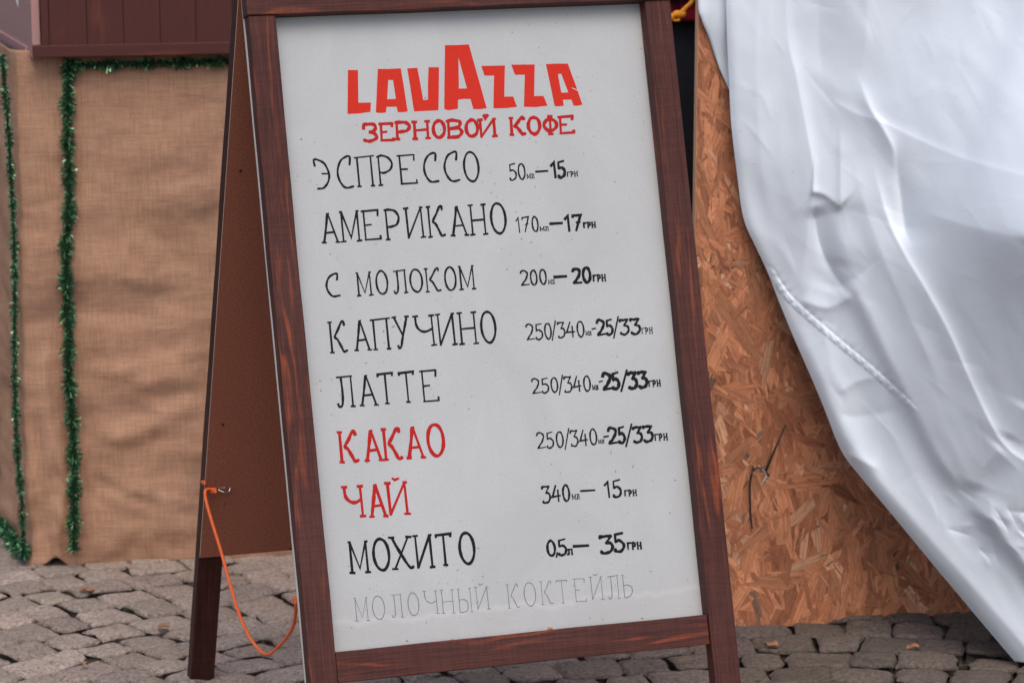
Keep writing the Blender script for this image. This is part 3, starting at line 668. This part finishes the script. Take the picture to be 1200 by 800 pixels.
# crumples round (1150..1200, 590..650)
for i in range(26):
    cx, cy = random.gauss(1172, 24), random.gauss(622, 18); a = random.gauss(.75, .5); l_ = random.uniform(8, 22)
    H += fold(X, Y, [(cx-l_*math.cos(a), cy-l_*math.sin(a)), (cx+1, cy), (cx+l_*math.cos(a), cy+l_*math.sin(a))], random.uniform(.8, 2.4)*random.choice((1, -1)), random.uniform(2, 4), random.uniform(2, 5), .4, .4, .8)
for i in range(130):   # fine creases all over
    cx, cy = random.uniform(860, 1250), random.uniform(-40, 800); a = random.choice((1.0, 1.2, 2.4, .4))+random.gauss(0, .25); l_ = random.uniform(14, 50)
    H += fold(X, Y, [(cx-l_*math.cos(a), cy-l_*math.sin(a)), (cx+2, cy), (cx+l_*math.cos(a), cy+l_*math.sin(a))], random.uniform(.25, .9)*random.choice((1, -1)), random.uniform(2, 5), random.uniform(2, 8), .4, .4, 1)
# hem turned over an edge cord
D, sg, u = pdist(X, Y, smooth_poly([(903,318),(918,342),(935,361),(970,392),(1010,425),(1045,457),(1070,482)]))
H += np.exp(-(D/3.4)**4)*(1.9+.55*np.sin(u*190)+.4*np.sin(u*83+1))*np.clip(u*12, 0, 1)*np.clip((1-u)*25, 0, 1)
H -= np.exp(-((D-5)/1.8)**2)*(sg < 0)*1.2*(.6+.4*np.sin(u*150))*np.clip((1-u)*8, 0, 1)
H += np.exp(-(D/9)**2)*(sg < 0)*.8*np.sin(u*120)*np.clip((1-u)*8, 0, 1)
# rolled-back free edge
De, _, _ = pdist(X, Y, EP[::2]); H *= .85; H -= 6*np.exp(-(De/4.5)**1.3)
for fx, fy, am, k in ((90, 150, 7, 1), (60, 110, -5, 4), (26, 60, -1.3, 5), (17, 24, .3, 3)):
    Z = np.array([[(abs if am < 0 else float)(noise.noise(Vector(((x-.3*y)/fx, y/fy, k*7)))) for x in np.linspace(840, 1520, 180)] for y in np.linspace(-105, 930, 240)])
    xi = np.clip((X-840)/(680)*179, 0, 178.999); yi = np.clip((Y+105)/1035*239, 0, 238.999); x0 = xi.astype(int); y0 = yi.astype(int); fx_ = xi-x0; fy_ = yi-y0
    H += blur(am*((Z[y0, x0]*(1-fx_)+Z[y0, x0+1]*fx_)*(1-fy_)+(Z[y0+1, x0]*(1-fx_)+Z[y0+1, x0+1]*fx_)*fy_), 3, 2)
ss = lambda t: np.clip(t, 0, 1)**2*(3-2*np.clip(t, 0, 1))
OFF = .045+.04*ss((X-855)/150)+.42*ss((X-880)/470)*(.72+.55*ss((Y+60)/400)-.42*ss((Y-300)/520))
dirs = np.array(fwd)[None, None, :]+np.array(RT)[None, None, :]*((X-600)/FPX)[..., None]-np.array(UP)[None, None, :]*((Y-400)/FPX)[..., None]
nn_ = np.array(on_); Pn = np.array(G0)@nn_; Cn = np.array(CAM)@nn_
tt = ((Pn+OFF)-Cn)/(dirs@nn_); PT3 = np.array(CAM)+dirs*tt[..., None]
PT3 = PT3 + (nn_*.97+np.array([-.1, 0, .12]))[None, None, :]*(H/660)[..., None]
PT3[..., 2] = np.maximum(PT3[..., 2], .022+.004*np.sin(X/9))
M = NM('white_tarpaulin'); geo = M.n('ShaderNodeNewGeometry').outputs['Position']
f1 = M.noise(M.mapping(geo, (3,)*3), 1, 4, .6); f2 = M.noise(M.mapping(geo, (900, 900, 900)), 1, 2, .6); f3 = M.noise(M.mapping(geo, (30, 30, 30)), 1, 5, .7)
c = M.mix(f1, (.66, .715, .775, 1), (.71, .76, .81, 1))
dk = M.noise(M.mapping(geo, (40, 40, 120), (2, 3, 4)), 1, 3, .6)
c = M.mix(M.ramp(dk, [(.70, (0, 0, 0)), (.80, (.55, .55, .55))]), c, (.36, .38, .4, 1))
M.base(c); M.rough(.4, .35); b = M.bump(f3, .22, .003); M.bump(f2, .1, .0004, b)
M_tarp = M.m
idx = np.arange(NV*NU).reshape(NV, NU)
F = np.stack([idx[:-1, :-1], idx[1:, :-1], idx[1:, 1:], idx[:-1, 1:]], -1).reshape(-1, 4)
tarp = thing('tarpaulin', OB+od*.5+on_*.2, 'large creased white tarpaulin hanging in folds over the strand board', 'tarpaulin')
sh = mobj('sheet', PT3.reshape(-1, 3), F, M_tarp, tarp, True)
so_ = sh.modifiers.new('thickness', 'SOLIDIFY'); so_.thickness = .0012; so_.offset = -1
# top of the sheet folded back over the panel's head
top = PT3[0, ::8]; V = []; F = []
rows_ = [(0, 0), (.02, .03), (.06, .045), (.16, .03), (.5, -.05), (1.0, -.25)]
for k, (bk_, up_) in enumerate(rows_):
    for i, p in enumerate(top): V.append(tuple(np.array(p)-nn_*bk_+np.array([0, 0, up_+(.01*math.sin(i*.5+k) if k > 1 else 0)])))
nn2 = len(top)
for k in range(len(rows_)-1):
    for i in range(nn2-1): F.append([k*nn2+i, k*nn2+i+1, (k+1)*nn2+i+1, (k+1)*nn2+i])
mobj('top_fold', V, F, M_tarp, tarp, True)
# under-flap showing beyond the folded edge
fl = smooth_poly([(817, -110), (818, 0), (822, 22), (831, 45), (838, 66), (845, 85), (855, 106), (861, 118)])
V = []; F = []; nf_ = 10
for k, (x, y) in enumerate(fl):
    for i in range(nf_):
        t = i/(nf_-1); xx = x+(866-x)*t; base_ = on(xx, y, G0+on_*(.010+.004*math.sin(y/14)*(1-t)+.010*t+.002*math.sin(xx/5+y/23)), on_); V.append(base_)
for k in range(len(fl)-1):
    for i in range(nf_-1): F.append([k*nf_+i, (k+1)*nf_+i, (k+1)*nf_+i+1, k*nf_+i+1])
fo = mobj('under_flap', V, F, M_tarp, tarp, True); s_ = fo.modifiers.new('thickness', 'SOLIDIFY'); s_.thickness = .002; s_.offset = 0

# ------------------------------------------------------------------ burlap covered counter
BL = ground(36, 670); BR = ground(230, 662.5)
bd = Vector((BR.x-BL.x, BR.y-BL.y, 0)).normalized(); bn = Vector((bd.y, -bd.x, 0))
ZB = (on(150, 64, BL, bn)).z+.012
LEFT = 1.3; LW = .98*((on(735, 500, BL, bn)-BL).dot(bd)); DEP = .55
M = NM('burlap'); g = M.attr('gc').outputs['Vector']
sx = M.n('ShaderNodeSeparateXYZ'); M.l(g, sx.inputs[0])
jit = M.noise(M.mapping(g, (120, 120, 1)), 1, 3, .6)
wx = M.math('SINE', M.math('MULTIPLY_ADD', sx.outputs[0], 2*math.pi/.0034, M.math('MULTIPLY', jit, 5)))
wz = M.math('SINE', M.math('MULTIPLY_ADD', sx.outputs[1], 2*math.pi/.0036, M.math('MULTIPLY', jit, 5)))
wv = M.math('MULTIPLY_ADD', M.math('ADD', wx, wz), .25, .5)
th = M.noise(M.mapping(g, (240, 16, 1)), 1, 4, .7); th2 = M.noise(M.mapping(g, (16, 240, 1)), 1, 4, .7)
blot = M.noise(M.mapping(g, (6, 14, 1)), 1, 5, .6); st = M.noise(M.mapping(g, (4, 9, 1), (4.2, 1.3, 0)), 1, 4, .6)
c = M.mix(blot, (.47, .265, .165, 1), (.62, .375, .25, 1))
c = M.mix(M.ramp(th, [(.35, (.42, .42, .42)), (.6, (0, 0, 0))]), c, M.mix(1, c, (.62, .54, .5, 1), 'MULTIPLY'))
c = M.mix(M.ramp(th2, [(.35, (.42, .42, .42)), (.6, (0, 0, 0))]), c, M.mix(1, c, (.62, .54, .5, 1), 'MULTIPLY'))
c = M.mix(M.ramp(wv, [(.1, (.5, .5, .5)), (.6, (0, 0, 0))]), c, M.mix(1, c, (.45, .38, .35, 1), 'MULTIPLY'))
c = M.mix(M.ramp(st, [(.52, (0, 0, 0)), (.72, (.62, .62, .62))]), c, (.13, .075, .055, 1))
M.base(c); M.rough(.85, .15); M.bump(M.math('ADD', wv, M.math('ADD', th, th2)), .7, .0018); M_burl = M.m
counter = thing('counter', BL+bd*LW/2-bn*DEP/2, 'table skirted in brown burlap under the dark brown plank box', 'table')
# path: back-left -> corner -> front -> right -> back
L1, L2 = LEFT, LW; NS, NZ = 420, 170
sv = np.linspace(0, L1+L2+.4, NS); V = []; GC = []; F = []
left_dir = ground(0, 606)-ground(30, 648); left_dir.z = 0; left_dir.normalize()
LN = Vector((left_dir.y, -left_dir.x, 0)); LN = LN if LN.x < 0 else -LN
foldB = [  # (x px, y px path), amp m, width m -> raised folds on the front face
 ([(110,520),(170,500),(250,460)], .014, .026), ([(150,455),(190,440),(245,445)], .010, .02), ([(100,560),(140,575),(200,600)], -.008, .014), ([(52,380),(56,500),(52,600)], .008, .012), ([(120,575),(190,590),(250,565)], .012, .03),
 ([(95,650),(150,622),(250,618)], .010, .03), ([(110,440),(200,425),(250,405)], .008, .02),
 ([(60,470),(75,560),(70,640)], .012, .016), ([(40,480),(50,560),(48,640)], -.012, .014), ([(62,610),(68,640),(75,668)], .014, .008),
 ([(150,250),(200,300),(240,310)], -.006, .03), ([(110,120),(105,300),(112,420)], .006, .03), ([(180,100),(190,260)], .005, .03)]
def sz(x, y): p_ = on(x, y, BL, bn); return ((p_-BL).dot(bd), p_.z)
fB = [([sz(*q_) for q_ in P], a_, w_) for P, a_, w_ in foldB]
SS, ZZ = np.meshgrid(sv-L1, np.linspace(0, 1, NZ))
zb = .009+.004*np.sin((SS)*9)+.003*np.sin(SS*23+1)+.002*np.sin(SS*61)
for s0, a_, w_ in ((.055, .020, .020), (.012, -.0, .02)): zb += a_*np.exp(-((SS-s0)/w_)**2)
zb -= .012*np.exp(-((SS-.085)/.012)**2)
zb = np.maximum(zb, .006)
Zw = zb+(ZB-zb)*ZZ; D_ = np.zeros_like(SS)
for P, a_, w_ in fB:
    dd_, sg_, u_ = pdist(SS, Zw, P); D_ += .95*a_*np.exp(-(dd_/w_)**2)*np.clip(u_*5, 0, 1)*np.clip((1-u_)*5, 0, 1)
amp = (1-ZZ)**.8
NZm = np.array([[noise.noise(Vector((s*9, z*13, 1)))*.022+noise.noise(Vector((s*22, z*30+s*6, 4)))*.010 for s in sv[::4]] for z in np.linspace(0, 1, NZ)])
NZm = np.repeat(NZm, 4, 1)[:, :NS]; NZm = (NZm+np.roll(NZm, 1, 1)+np.roll(NZm, 2, 1)+np.roll(NZm, -1, 1))/4; D_ += NZm*(.15+.35*amp)
D_ += amp*(.007*np.sin(SS*19+1.3+ZZ)+.004*np.sin(SS*41+ZZ*2))+.004*np.sin(SS*7+ZZ*5)+.0015*np.sin(Zw*50+3*np.sin(SS*8))
D_ *= np.clip(1.15-ZZ**6, 0, 1)
for j in range(NZ):
    for i in range(NS):
        s = SS[j, i]; d_ = D_[j, i]
        # rounded corners
        if s < 0: P = BL+left_dir*(-s); nrm = LN
        elif s < L2: P = BL+bd*s; nrm = bn
        else: P = BL+bd*L2-bn*(s-L2); nrm = bd
        for sc_, n0, n1 in ((0, LN, bn), (L2, bn, bd)):
            k = (s-sc_)/.03
            if abs(k) < 1:
                f_ = (k+1)/2; nrm = (n0*(1-f_)+n1*f_).normalized(); P = P-nrm*.010*(1-abs(k))
        V.append(P+nrm*d_+zu*Zw[j, i]); GC.append((s+3, Zw[j, i], 0))
V = np.array([tuple(v) for v in V]); idx = np.arange(NS*NZ).reshape(NZ, NS)
F = np.stack([idx[:-1, :-1], idx[:-1, 1:], idx[1:, 1:], idx[1:, :-1]], -1).reshape(-1, 4)
sk = mobj('burlap_skirt', V, F, M_burl, counter, True, gc=GC); s_ = sk.modifiers.new('thickness', 'SOLIDIFY'); s_.thickness = .002; s_.offset = -1
board('table_top', BL+bd*.02-bn*(DEP-.01)+zu*(ZB-.03), bd, bn, zu, LW-.04, DEP-.03, .028, M_back, counter)
for a_ in (.04, LW-.09):
    for b_ in (.03, DEP-.08): board('leg', BL+bd*a_-bn*(b_+.045), zu, bd, bn, ZB-.032, .045, .045, M_back, counter)

# ------------------------------------------------------------------ brown plank box on the counter
FN = BL+bn*.05                                                    # its front plane, a little proud of the cloth
Z0 = on(40, 68, FN, bn).z
K0 = on(37, 68, FN, bn)
def fx(px, y=40): return (on(px, y, FN, bn)-K0).dot(bd)
box = thing('plank_box', K0+bd*LW*.45-bn*.2, 'dark brown box of upright planks resting on the burlap counter', 'box')
KH = .42; WEND = fx(700)
cuts = [37.5, 48, 57.5, 102, 145, 188, 230, 273, 316]; cuts = [fx(c_) for c_ in cuts]
while cuts[-1]+.068 < WEND: cuts.append(cuts[-1]+.068)
for i in range(len(cuts)-1):
    g_ = .0004; d0 = -.018 if i == 0 else random.uniform(-.0075, -.0065)
    if i == 1: d0 = -.004
    board('plank', K0+bd*(cuts[i]+g_)-bn*(.018-d0)+zu*.022, zu, bd, bn, KH-.03, cuts[i+1]-cuts[i]-2*g_, .018, M_cab, box, .0008)
board('bottom_trim', K0+bd*.002-bn*.02, bd, zu, bn, WEND-.004, .0235, .022, M_cab, box, .002)
board('lid', K0+bd*.0-bn*.42+zu*(KH-.01), bd, zu, bn, WEND, .02, .43, M_cab, box, .002)
board('back_board', K0-bn*.42+bd*.01, bd, zu, bn, WEND-.02, KH-.012, .016, M_cab, box)
board('end_board', K0+bd*(WEND-.02)-bn*.40, bn, zu, bd, .37, KH-.012, .018, M_cab, box)
# splayed end leaf on the left, paler
C1 = ground(38.5, 69, Z0-.003); C2 = ground(0, 45.5, Z0-.003); ld = (C2-C1).normalized(); lnn = Vector((-ld.y, ld.x, 0)); lnn = lnn if lnn.y < 0 else -lnn
leaf = board('end_leaf', C1-lnn*.016, ld, zu, lnn, .62, KH+.004, .016, M_cab2, box, .0015); leaf['label'] = 'paler mauve brown end panel'
board('leaf_batten', C1-lnn*.0005+ld*.055+zu*.0, ld, zu, lnn, .5, .018, .006, M_cab2, box, .001)
sp = on(20, 3, C1, lnn); V = [sp+ld*a_+zu*b_+lnn*.0008 for a_, b_ in ((.012, .012), (.010, .001), (-.004, -.002), (-.010, -.009), (-.013, -.006), (-.012, .014))]
mobj('paper_scrap', V+[v-lnn*.0006 for v in V], [[0, 1, 2, 3, 4, 5], [11, 10, 9, 8, 7, 6]]+[[i, (i+1) % 6, 6+(i+1) % 6, 6+i] for i in range(6)], plain('white_paper', (.75, .78, .82, 1), .6), leaf)

# ------------------------------------------------------------------ tinsel garlands
M = NM('green_tinsel'); ti = M.attr('tint').outputs['Color']; M.base(ti); M.rough(.28, .6, .55); M_tin = M.m
M_wire = plain('garland_core', (.01, .03, .015, 1), .6)
def garland(P, rad, label, dens=2600):
    P = spline(P, 10); L_ = sum((P[i+1]-P[i]).length for i in range(len(P)-1)); th_ = thing('tinsel_garland', P[0], label, 'tinsel', 'green tinsel garlands on the counter')
    mobj('core', *tube(P, rad*.28, 6), M_wire, th_, True)
    n_ = int(L_*dens); V = np.zeros((n_, 4, 3)); C_ = np.zeros((n_, 4, 3)); cum = [0]
    for i in range(len(P)-1): cum.append(cum[-1]+(P[i+1]-P[i]).length)
    cum = np.array(cum)
    for k in range(n_):
        s = random.random()*L_; i = min(len(P)-2, int(np.searchsorted(cum, s)-1)) if s > 0 else 0; i = max(i, 0)
        t = (s-cum[i])/(cum[i+1]-cum[i]); c = P[i].lerp(P[i+1], t); ax = (P[i+1]-P[i]).normalized()
        d = Vector((random.gauss(0, 1), random.gauss(0, 1), random.gauss(0, 1))); d = (d-ax*d.dot(ax)*.75).normalized()
        tw = 1+.25*math.sin(s*90); l_ = rad*random.uniform(.6, 1.15)*tw; wv_ = d.cross(Vector((random.gauss(0, 1), random.gauss(0, 1), random.gauss(0, 1)))).normalized()*random.uniform(.0005, .0009)
        bend = ax*random.uniform(-.4, .4)*l_+Vector((0, 0, -.15*l_))
        a = c+d*l_*.15; b = c+d*l_+bend
        for q_, v in enumerate((a-wv_, a+wv_, b+wv_, b-wv_)): V[k, q_] = v
        cc = np.array((.022, .115, .045))*random.uniform(.3, 1.6)+(np.array((.3, .55, .28)) if random.random() < .16 else 0); C_[k, :] = cc  # random strands coloured pale green: sparkle glints put into the tint
    F = np.arange(n_*4).reshape(-1, 4)
    mobj('tinsel_strands', V.reshape(-1, 3), F, M_tin, th_, col=C_.reshape(-1, 3))['kind'] = 'stuff'
def bp(x, y, k=.012): return on(x, y, BL+bn*k, bn)
garland([bp(81, 70), bp(79, 120), bp(80, 180), bp(81, 240), bp(77, 300), bp(80, 370), bp(80, 430, .018), bp(85, 500, .02), bp(87, 570, .026), bp(86, 644, .03)],   .0148, 'green tinsel garland running down the burlap left of the hardboard, the widest one', 8000)
garland([bp(76, 76, .014), bp(120, 75.5), bp(180, 74), bp(240, 72.5), bp(300, 71)], .0115, 'green tinsel garland stretched level under the plank box', 6500)
garland([bp(2, 64), bp(5, 95), bp(10, 160), bp(14, 230), bp(17, 300), bp(17, 400), bp(18, 480), bp(21, 540, .02), bp(26, 600, .02), bp(27, 648, .022)], .009, 'thin green tinsel garland hanging down the left end of the burlap', 6000)
def lp(s): return BL+left_dir*s+LN*.012+zu*.035
garland([bp(29, 645, .02), lp(.06), lp(.16), lp(.3), lp(.5)], .0155, 'short green tinsel garland slanting along the hem at the lower left corner', 7500)

# ------------------------------------------------------------------ fallen leaves
M = NM('dry_leaf'); f = M.noise(M.n('ShaderNodeTexCoord').outputs['Object'], 90, 4, .6); M.base(M.mix(f, (.28, .12, .06, 1), (.48, .25, .14, 1))); M.rough(.7, .3); M_leaf = M.m
def leafat(x, y, l_, a, label, z=.02):
    c = ground(x, y, z); d = Vector((math.cos(a), math.sin(a), 0)); e = Vector((-d.y, d.x, 0)); V = []; F = []
    N = 8
    for i in range(N+1):
        t = i/N; w_ = l_*.42*math.sin(math.pi*min(t*1.02, 1))**.8+.0003
        for k in (-1, 0, 1): V.append(c+d*(t-.5)*l_+e*k*w_+zu*(.004*abs(k)*(1+.5*math.sin(i+k))+.004*math.sin(t*3)))
    for i in range(N):
        for k in range(2): F.append([i*3+k, (i+1)*3+k, (i+1)*3+k+1, i*3+k+1])
    o_ = props(mobj('fallen_leaf', V, F, M_leaf, smooth=True, origin=c), label, 'leaf', 'dry leaves on the cobbles')
    s_ = o_.modifiers.new('thickness', 'SOLIDIFY'); s_.thickness = .0004
leafat(904, 757, .028, 2.6, 'small orange dry leaf on the cobbles just right of the sign\'s right leg')
leafat(1070, 760, .027, .5, 'tan dry leaf on the cobbles under the tarpaulin\'s slanting edge')
leafat(102, 693, .028, .1, 'orange dry leaf on the cobbles in front of the burlap corner')
leafat(192, 736, .024, .6, 'pinkish dry leaf scrap on the cobbles left of the back leg')
leafat(100, 780, .012, 1.1, 'tiny dry leaf crumb on the cobbles at the lower left')
for (x, y, s_) in ((645, 738.5, .0075), (753, 726, .003), (477, 752.5, .003)):
    c = on(x, y, fr(0, 0, -.012), nf)+dn*(-.0005)
    V, F = tube([c-wd*s_*.6-dn*.0005, c-wd*s_*.2-dn*.003, c+wd*s_*.3-dn*.0025, c+wd*s_*.6], [s_*.12, s_*.34, s_*.3, s_*.1], 7)
    props(mobj('leaf_scrap', V, F, M_leaf, smooth=True), {645: 'largest orange crumb lying on the bottom rail of the menu board', 753: 'tiny orange crumb near the right end of the menu board\'s bottom rail', 477: 'tiny orange crumb near the left end of the menu board\'s bottom rail'}[x], 'crumb')

# ------------------------------------------------------------------ person behind, between counter and strand board
def skin(name, J, E_, R_, mat, parent, root=0, sub=2):
    me = bpy.data.meshes.new(name); me.from_pydata([tuple(j) for j in J], E_, []); o_ = bpy.data.objects.new(name, me); COL.objects.link(o_)
    md = o_.modifiers.new('s', 'SKIN'); me.skin_vertices.new() if not me.skin_vertices else None
    for i, r_ in enumerate(R_):
        sv_ = me.skin_vertices[0].data[i]; sv_.radius = r_ if isinstance(r_, tuple) else (r_, r_)
    me.skin_vertices[0].data[root].use_root = True
    sb = o_.modifiers.new('u', 'SUBSURF'); sb.levels = sub
    dg = bpy.context.evaluated_depsgraph_get(); m2 = bpy.data.meshes.new_from_object(o_.evaluated_get(dg)); m2.materials.clear(); m2.materials.append(mat)
    bpy.data.objects.remove(o_); m2.polygons.foreach_set('use_smooth', np.ones(len(m2.polygons), bool)); m2.name = name
    o2 = bpy.data.objects.new(name, m2); COL.objects.link(o2); o2.parent = parent; o2.location = -Vector(parent.location); return o2
PG = ground(862, 640); PG = Vector((PG.x-.02, 6.55, 0)); PG.x = (845-600)/FPX*6.45
per = thing('person', PG, 'person in black trousers and red plaid shirt, mostly hidden behind the menu board', 'person')
M_skin = plain('skin', (.55, .3, .21, 1), .5, .4, var=.08, bump=.05); M_hair = plain('brown_hair', (.05, .028, .018, 1), .6)
M_trs = plain('black_cloth', (.013, .014, .018, 1), .8, .2, var=.3, scale=25, bump=.3)
M = NM('red_plaid'); tc = M.n('ShaderNodeNewGeometry').outputs['Position']; sx = M.n('ShaderNodeSeparateXYZ'); M.l(tc, sx.inputs[0])
def band(s_, per_, ph): return M.ramp(M.math('SINE', M.math('MULTIPLY_ADD', s_, 6.283/per_, ph)), [(.45, (0, 0, 0)), (.55, (1, 1, 1))])
c = M.mix(M.math('MULTIPLY', band(sx.outputs[0], .045, 0), .75), (.42, .02, .045, 1), (.015, .012, .02, 1)); c = M.mix(M.math('MULTIPLY', band(sx.outputs[2], .045, .5), .7), c, (.02, .014, .022, 1)); M.base(c); M.rough(.85, .2); M_plaid = M.m
def Pp(x, y, z): return PG+Vector((x, y, z))
# x to the image right, y away from the camera; the person faces the camera, right arm (image left) bent across the waist
J = [Pp(0, .03, .95), Pp(0, .03, 1.12), Pp(0, 0, 1.32), Pp(0, 0, 1.45), Pp(0, -.01, 1.53), Pp(0, -.02, 1.60), Pp(0, -.025, 1.67), Pp(0, -.01, 1.73),
     Pp(-.10, 0, .88), Pp(-.11, -.01, .50), Pp(-.115, .01, .09), Pp(-.13, -.12, .045), Pp(.10, 0, .88), Pp(.11, -.01, .50), Pp(.115, .01, .09), Pp(.13, -.12, .045),
     Pp(-.19, 0, 1.42), Pp(-.235, .02, 1.17), Pp(-.13, -.16, 1.17), Pp(-.06, -.2, 1.18), Pp(.19, 0, 1.42), Pp(.235, .02, 1.17), Pp(.13, -.16, 1.17), Pp(.06, -.2, 1.18)]
E_ = [(0,1),(1,2),(2,3),(3,4),(4,5),(5,6),(6,7),(0,8),(8,9),(9,10),(10,11),(0,12),(12,13),(13,14),(14,15),(3,16),(16,17),(17,18),(18,19),(3,20),(20,21),(21,22),(22,23)]
R_ = [(.1,.07),(.09,.06),(.13,.08),(.1,.08),.052,(.066,.078),(.075,.09),(.06,.07),.085,.055,.038,.035,.085,.055,.038,.035,.055,.042,.03,(.038,.016),.055,.042,.03,(.038,.016)]
# fingers on each hand
for hx, sgn in ((19, 1), (23, -1)):
    hp = J[hx]
    for k in range(5):
        dz = .03-.017*k if k else .035; l_ = (.045, .072, .08, .074, .058)[k]
        b_ = len(J); d_ = Vector((sgn*.9, -.3, .0 if k else .8)).normalized()
        J += [hp+Vector((sgn*.02, -.005, dz)), hp+Vector((sgn*.02, -.005, dz))+d_*l_*.55, hp+Vector((sgn*.02, .006, dz-.004))+d_*l_]
        E_ += [(hx, b_), (b_, b_+1), (b_+1, b_+2)]; R_ += [.010, .009, .0075]
skin('body', J, E_, R_, M_skin, per)
def chain(name, P, R2, mat, E2=None, root=0): return skin(name, P, E2 or [(i, i+1) for i in range(len(P)-1)], R2, mat, per, root)
chain('trousers', [Pp(0, 0, 1.15), Pp(0, 0, .96), Pp(-.10, 0, .82), Pp(-.112, -.01, .50), Pp(-.118, .01, .07), Pp(.10, 0, .82), Pp(.112, -.01, .50), Pp(.118, .01, .07)], [(.19,.15),(.22,.16),.12,.085,.068,.105,.085,.068], M_trs, [(0,1),(1,2),(2,3),(3,4),(1,5),(5,6),(6,7)], 1)
chain('shirt', [Pp(0, 0, 1.08), Pp(0, 0, 1.30), Pp(0, 0, 1.44), Pp(0, 0, 1.49), Pp(-.2, 0, 1.42), Pp(-.245, .02, 1.17), Pp(-.14, -.155, 1.17), Pp(.2, 0, 1.42), Pp(.245, .02, 1.17), Pp(.14, -.155, 1.17)], [(.25,.20),(.20,.14),(.13,.1),.065,.078,.062,.046,.078,.062,.046], M_plaid, [(0,1),(1,2),(2,3),(2,4),(4,5),(5,6),(2,7),(7,8),(8,9)], 1)
chain('hair', [Pp(0, .0, 1.76), Pp(0, .035, 1.69), Pp(0, .045, 1.61)], [(.075,.085),(.085,.06),(.065,.045)], M_hair)
for sx_ in (-1, 1):
    chain('shoe', [Pp(.12*sx_, .03, .045), Pp(.125*sx_, -.06, .045), Pp(.135*sx_, -.17, .035)], [.045,.048,.036], M_black)
    V, F = tube([Pp(.03*sx_, -.098, 1.665), Pp(.03*sx_, -.106, 1.665)], [.011, .006], 10); mobj('eye', V, F, M_black, per, True)
mobj('nose', *tube([Pp(0, -.098, 1.66), Pp(0, -.122, 1.63), Pp(0, -.1, 1.622)], [.008, .013, .01], 8), M_skin, per, True)
mobj('mouth', *tube([Pp(-.022, -.098, 1.595), Pp(0, -.107, 1.593), Pp(.022, -.098, 1.595)], [.003, .006, .003], 8), plain('lips', (.4, .12, .1, 1), .5), per, True)
# orange strap knotted at the waist
M_yel = plain('orange_strap', (.95, .33, .015, 1), .5, .4, var=.15, scale=120)
def fp(x, y, Y_=6.22): v = ray(x, y); return CAM+v*(Y_/v.y)
strap = thing('strap', fp(797, 18), 'knotted bright orange strap hanging beside the person in plaid', 'strap')
mobj('band', *tube(spline([fp(814, -22), fp(812.5, -4), fp(810, 3), fp(804, 9), fp(799, 14), fp(796, 18)], 6), .0044, 10), M_yel, strap, True)
mobj('knot', *tube(spline([fp(786.5, 22), fp(789, 18.5), fp(794, 16.5), fp(799, 17), fp(803.5, 14)], 6), [.003]+[.006]*8+[.0075]*8+[.0068]*5+[.004]*3, 10), M_yel, strap, True)
mobj('loose_end', *tube(spline([fp(787, 22), fp(792, 24), fp(797, 23)], 5), .0032, 8), M_yel, strap, True)
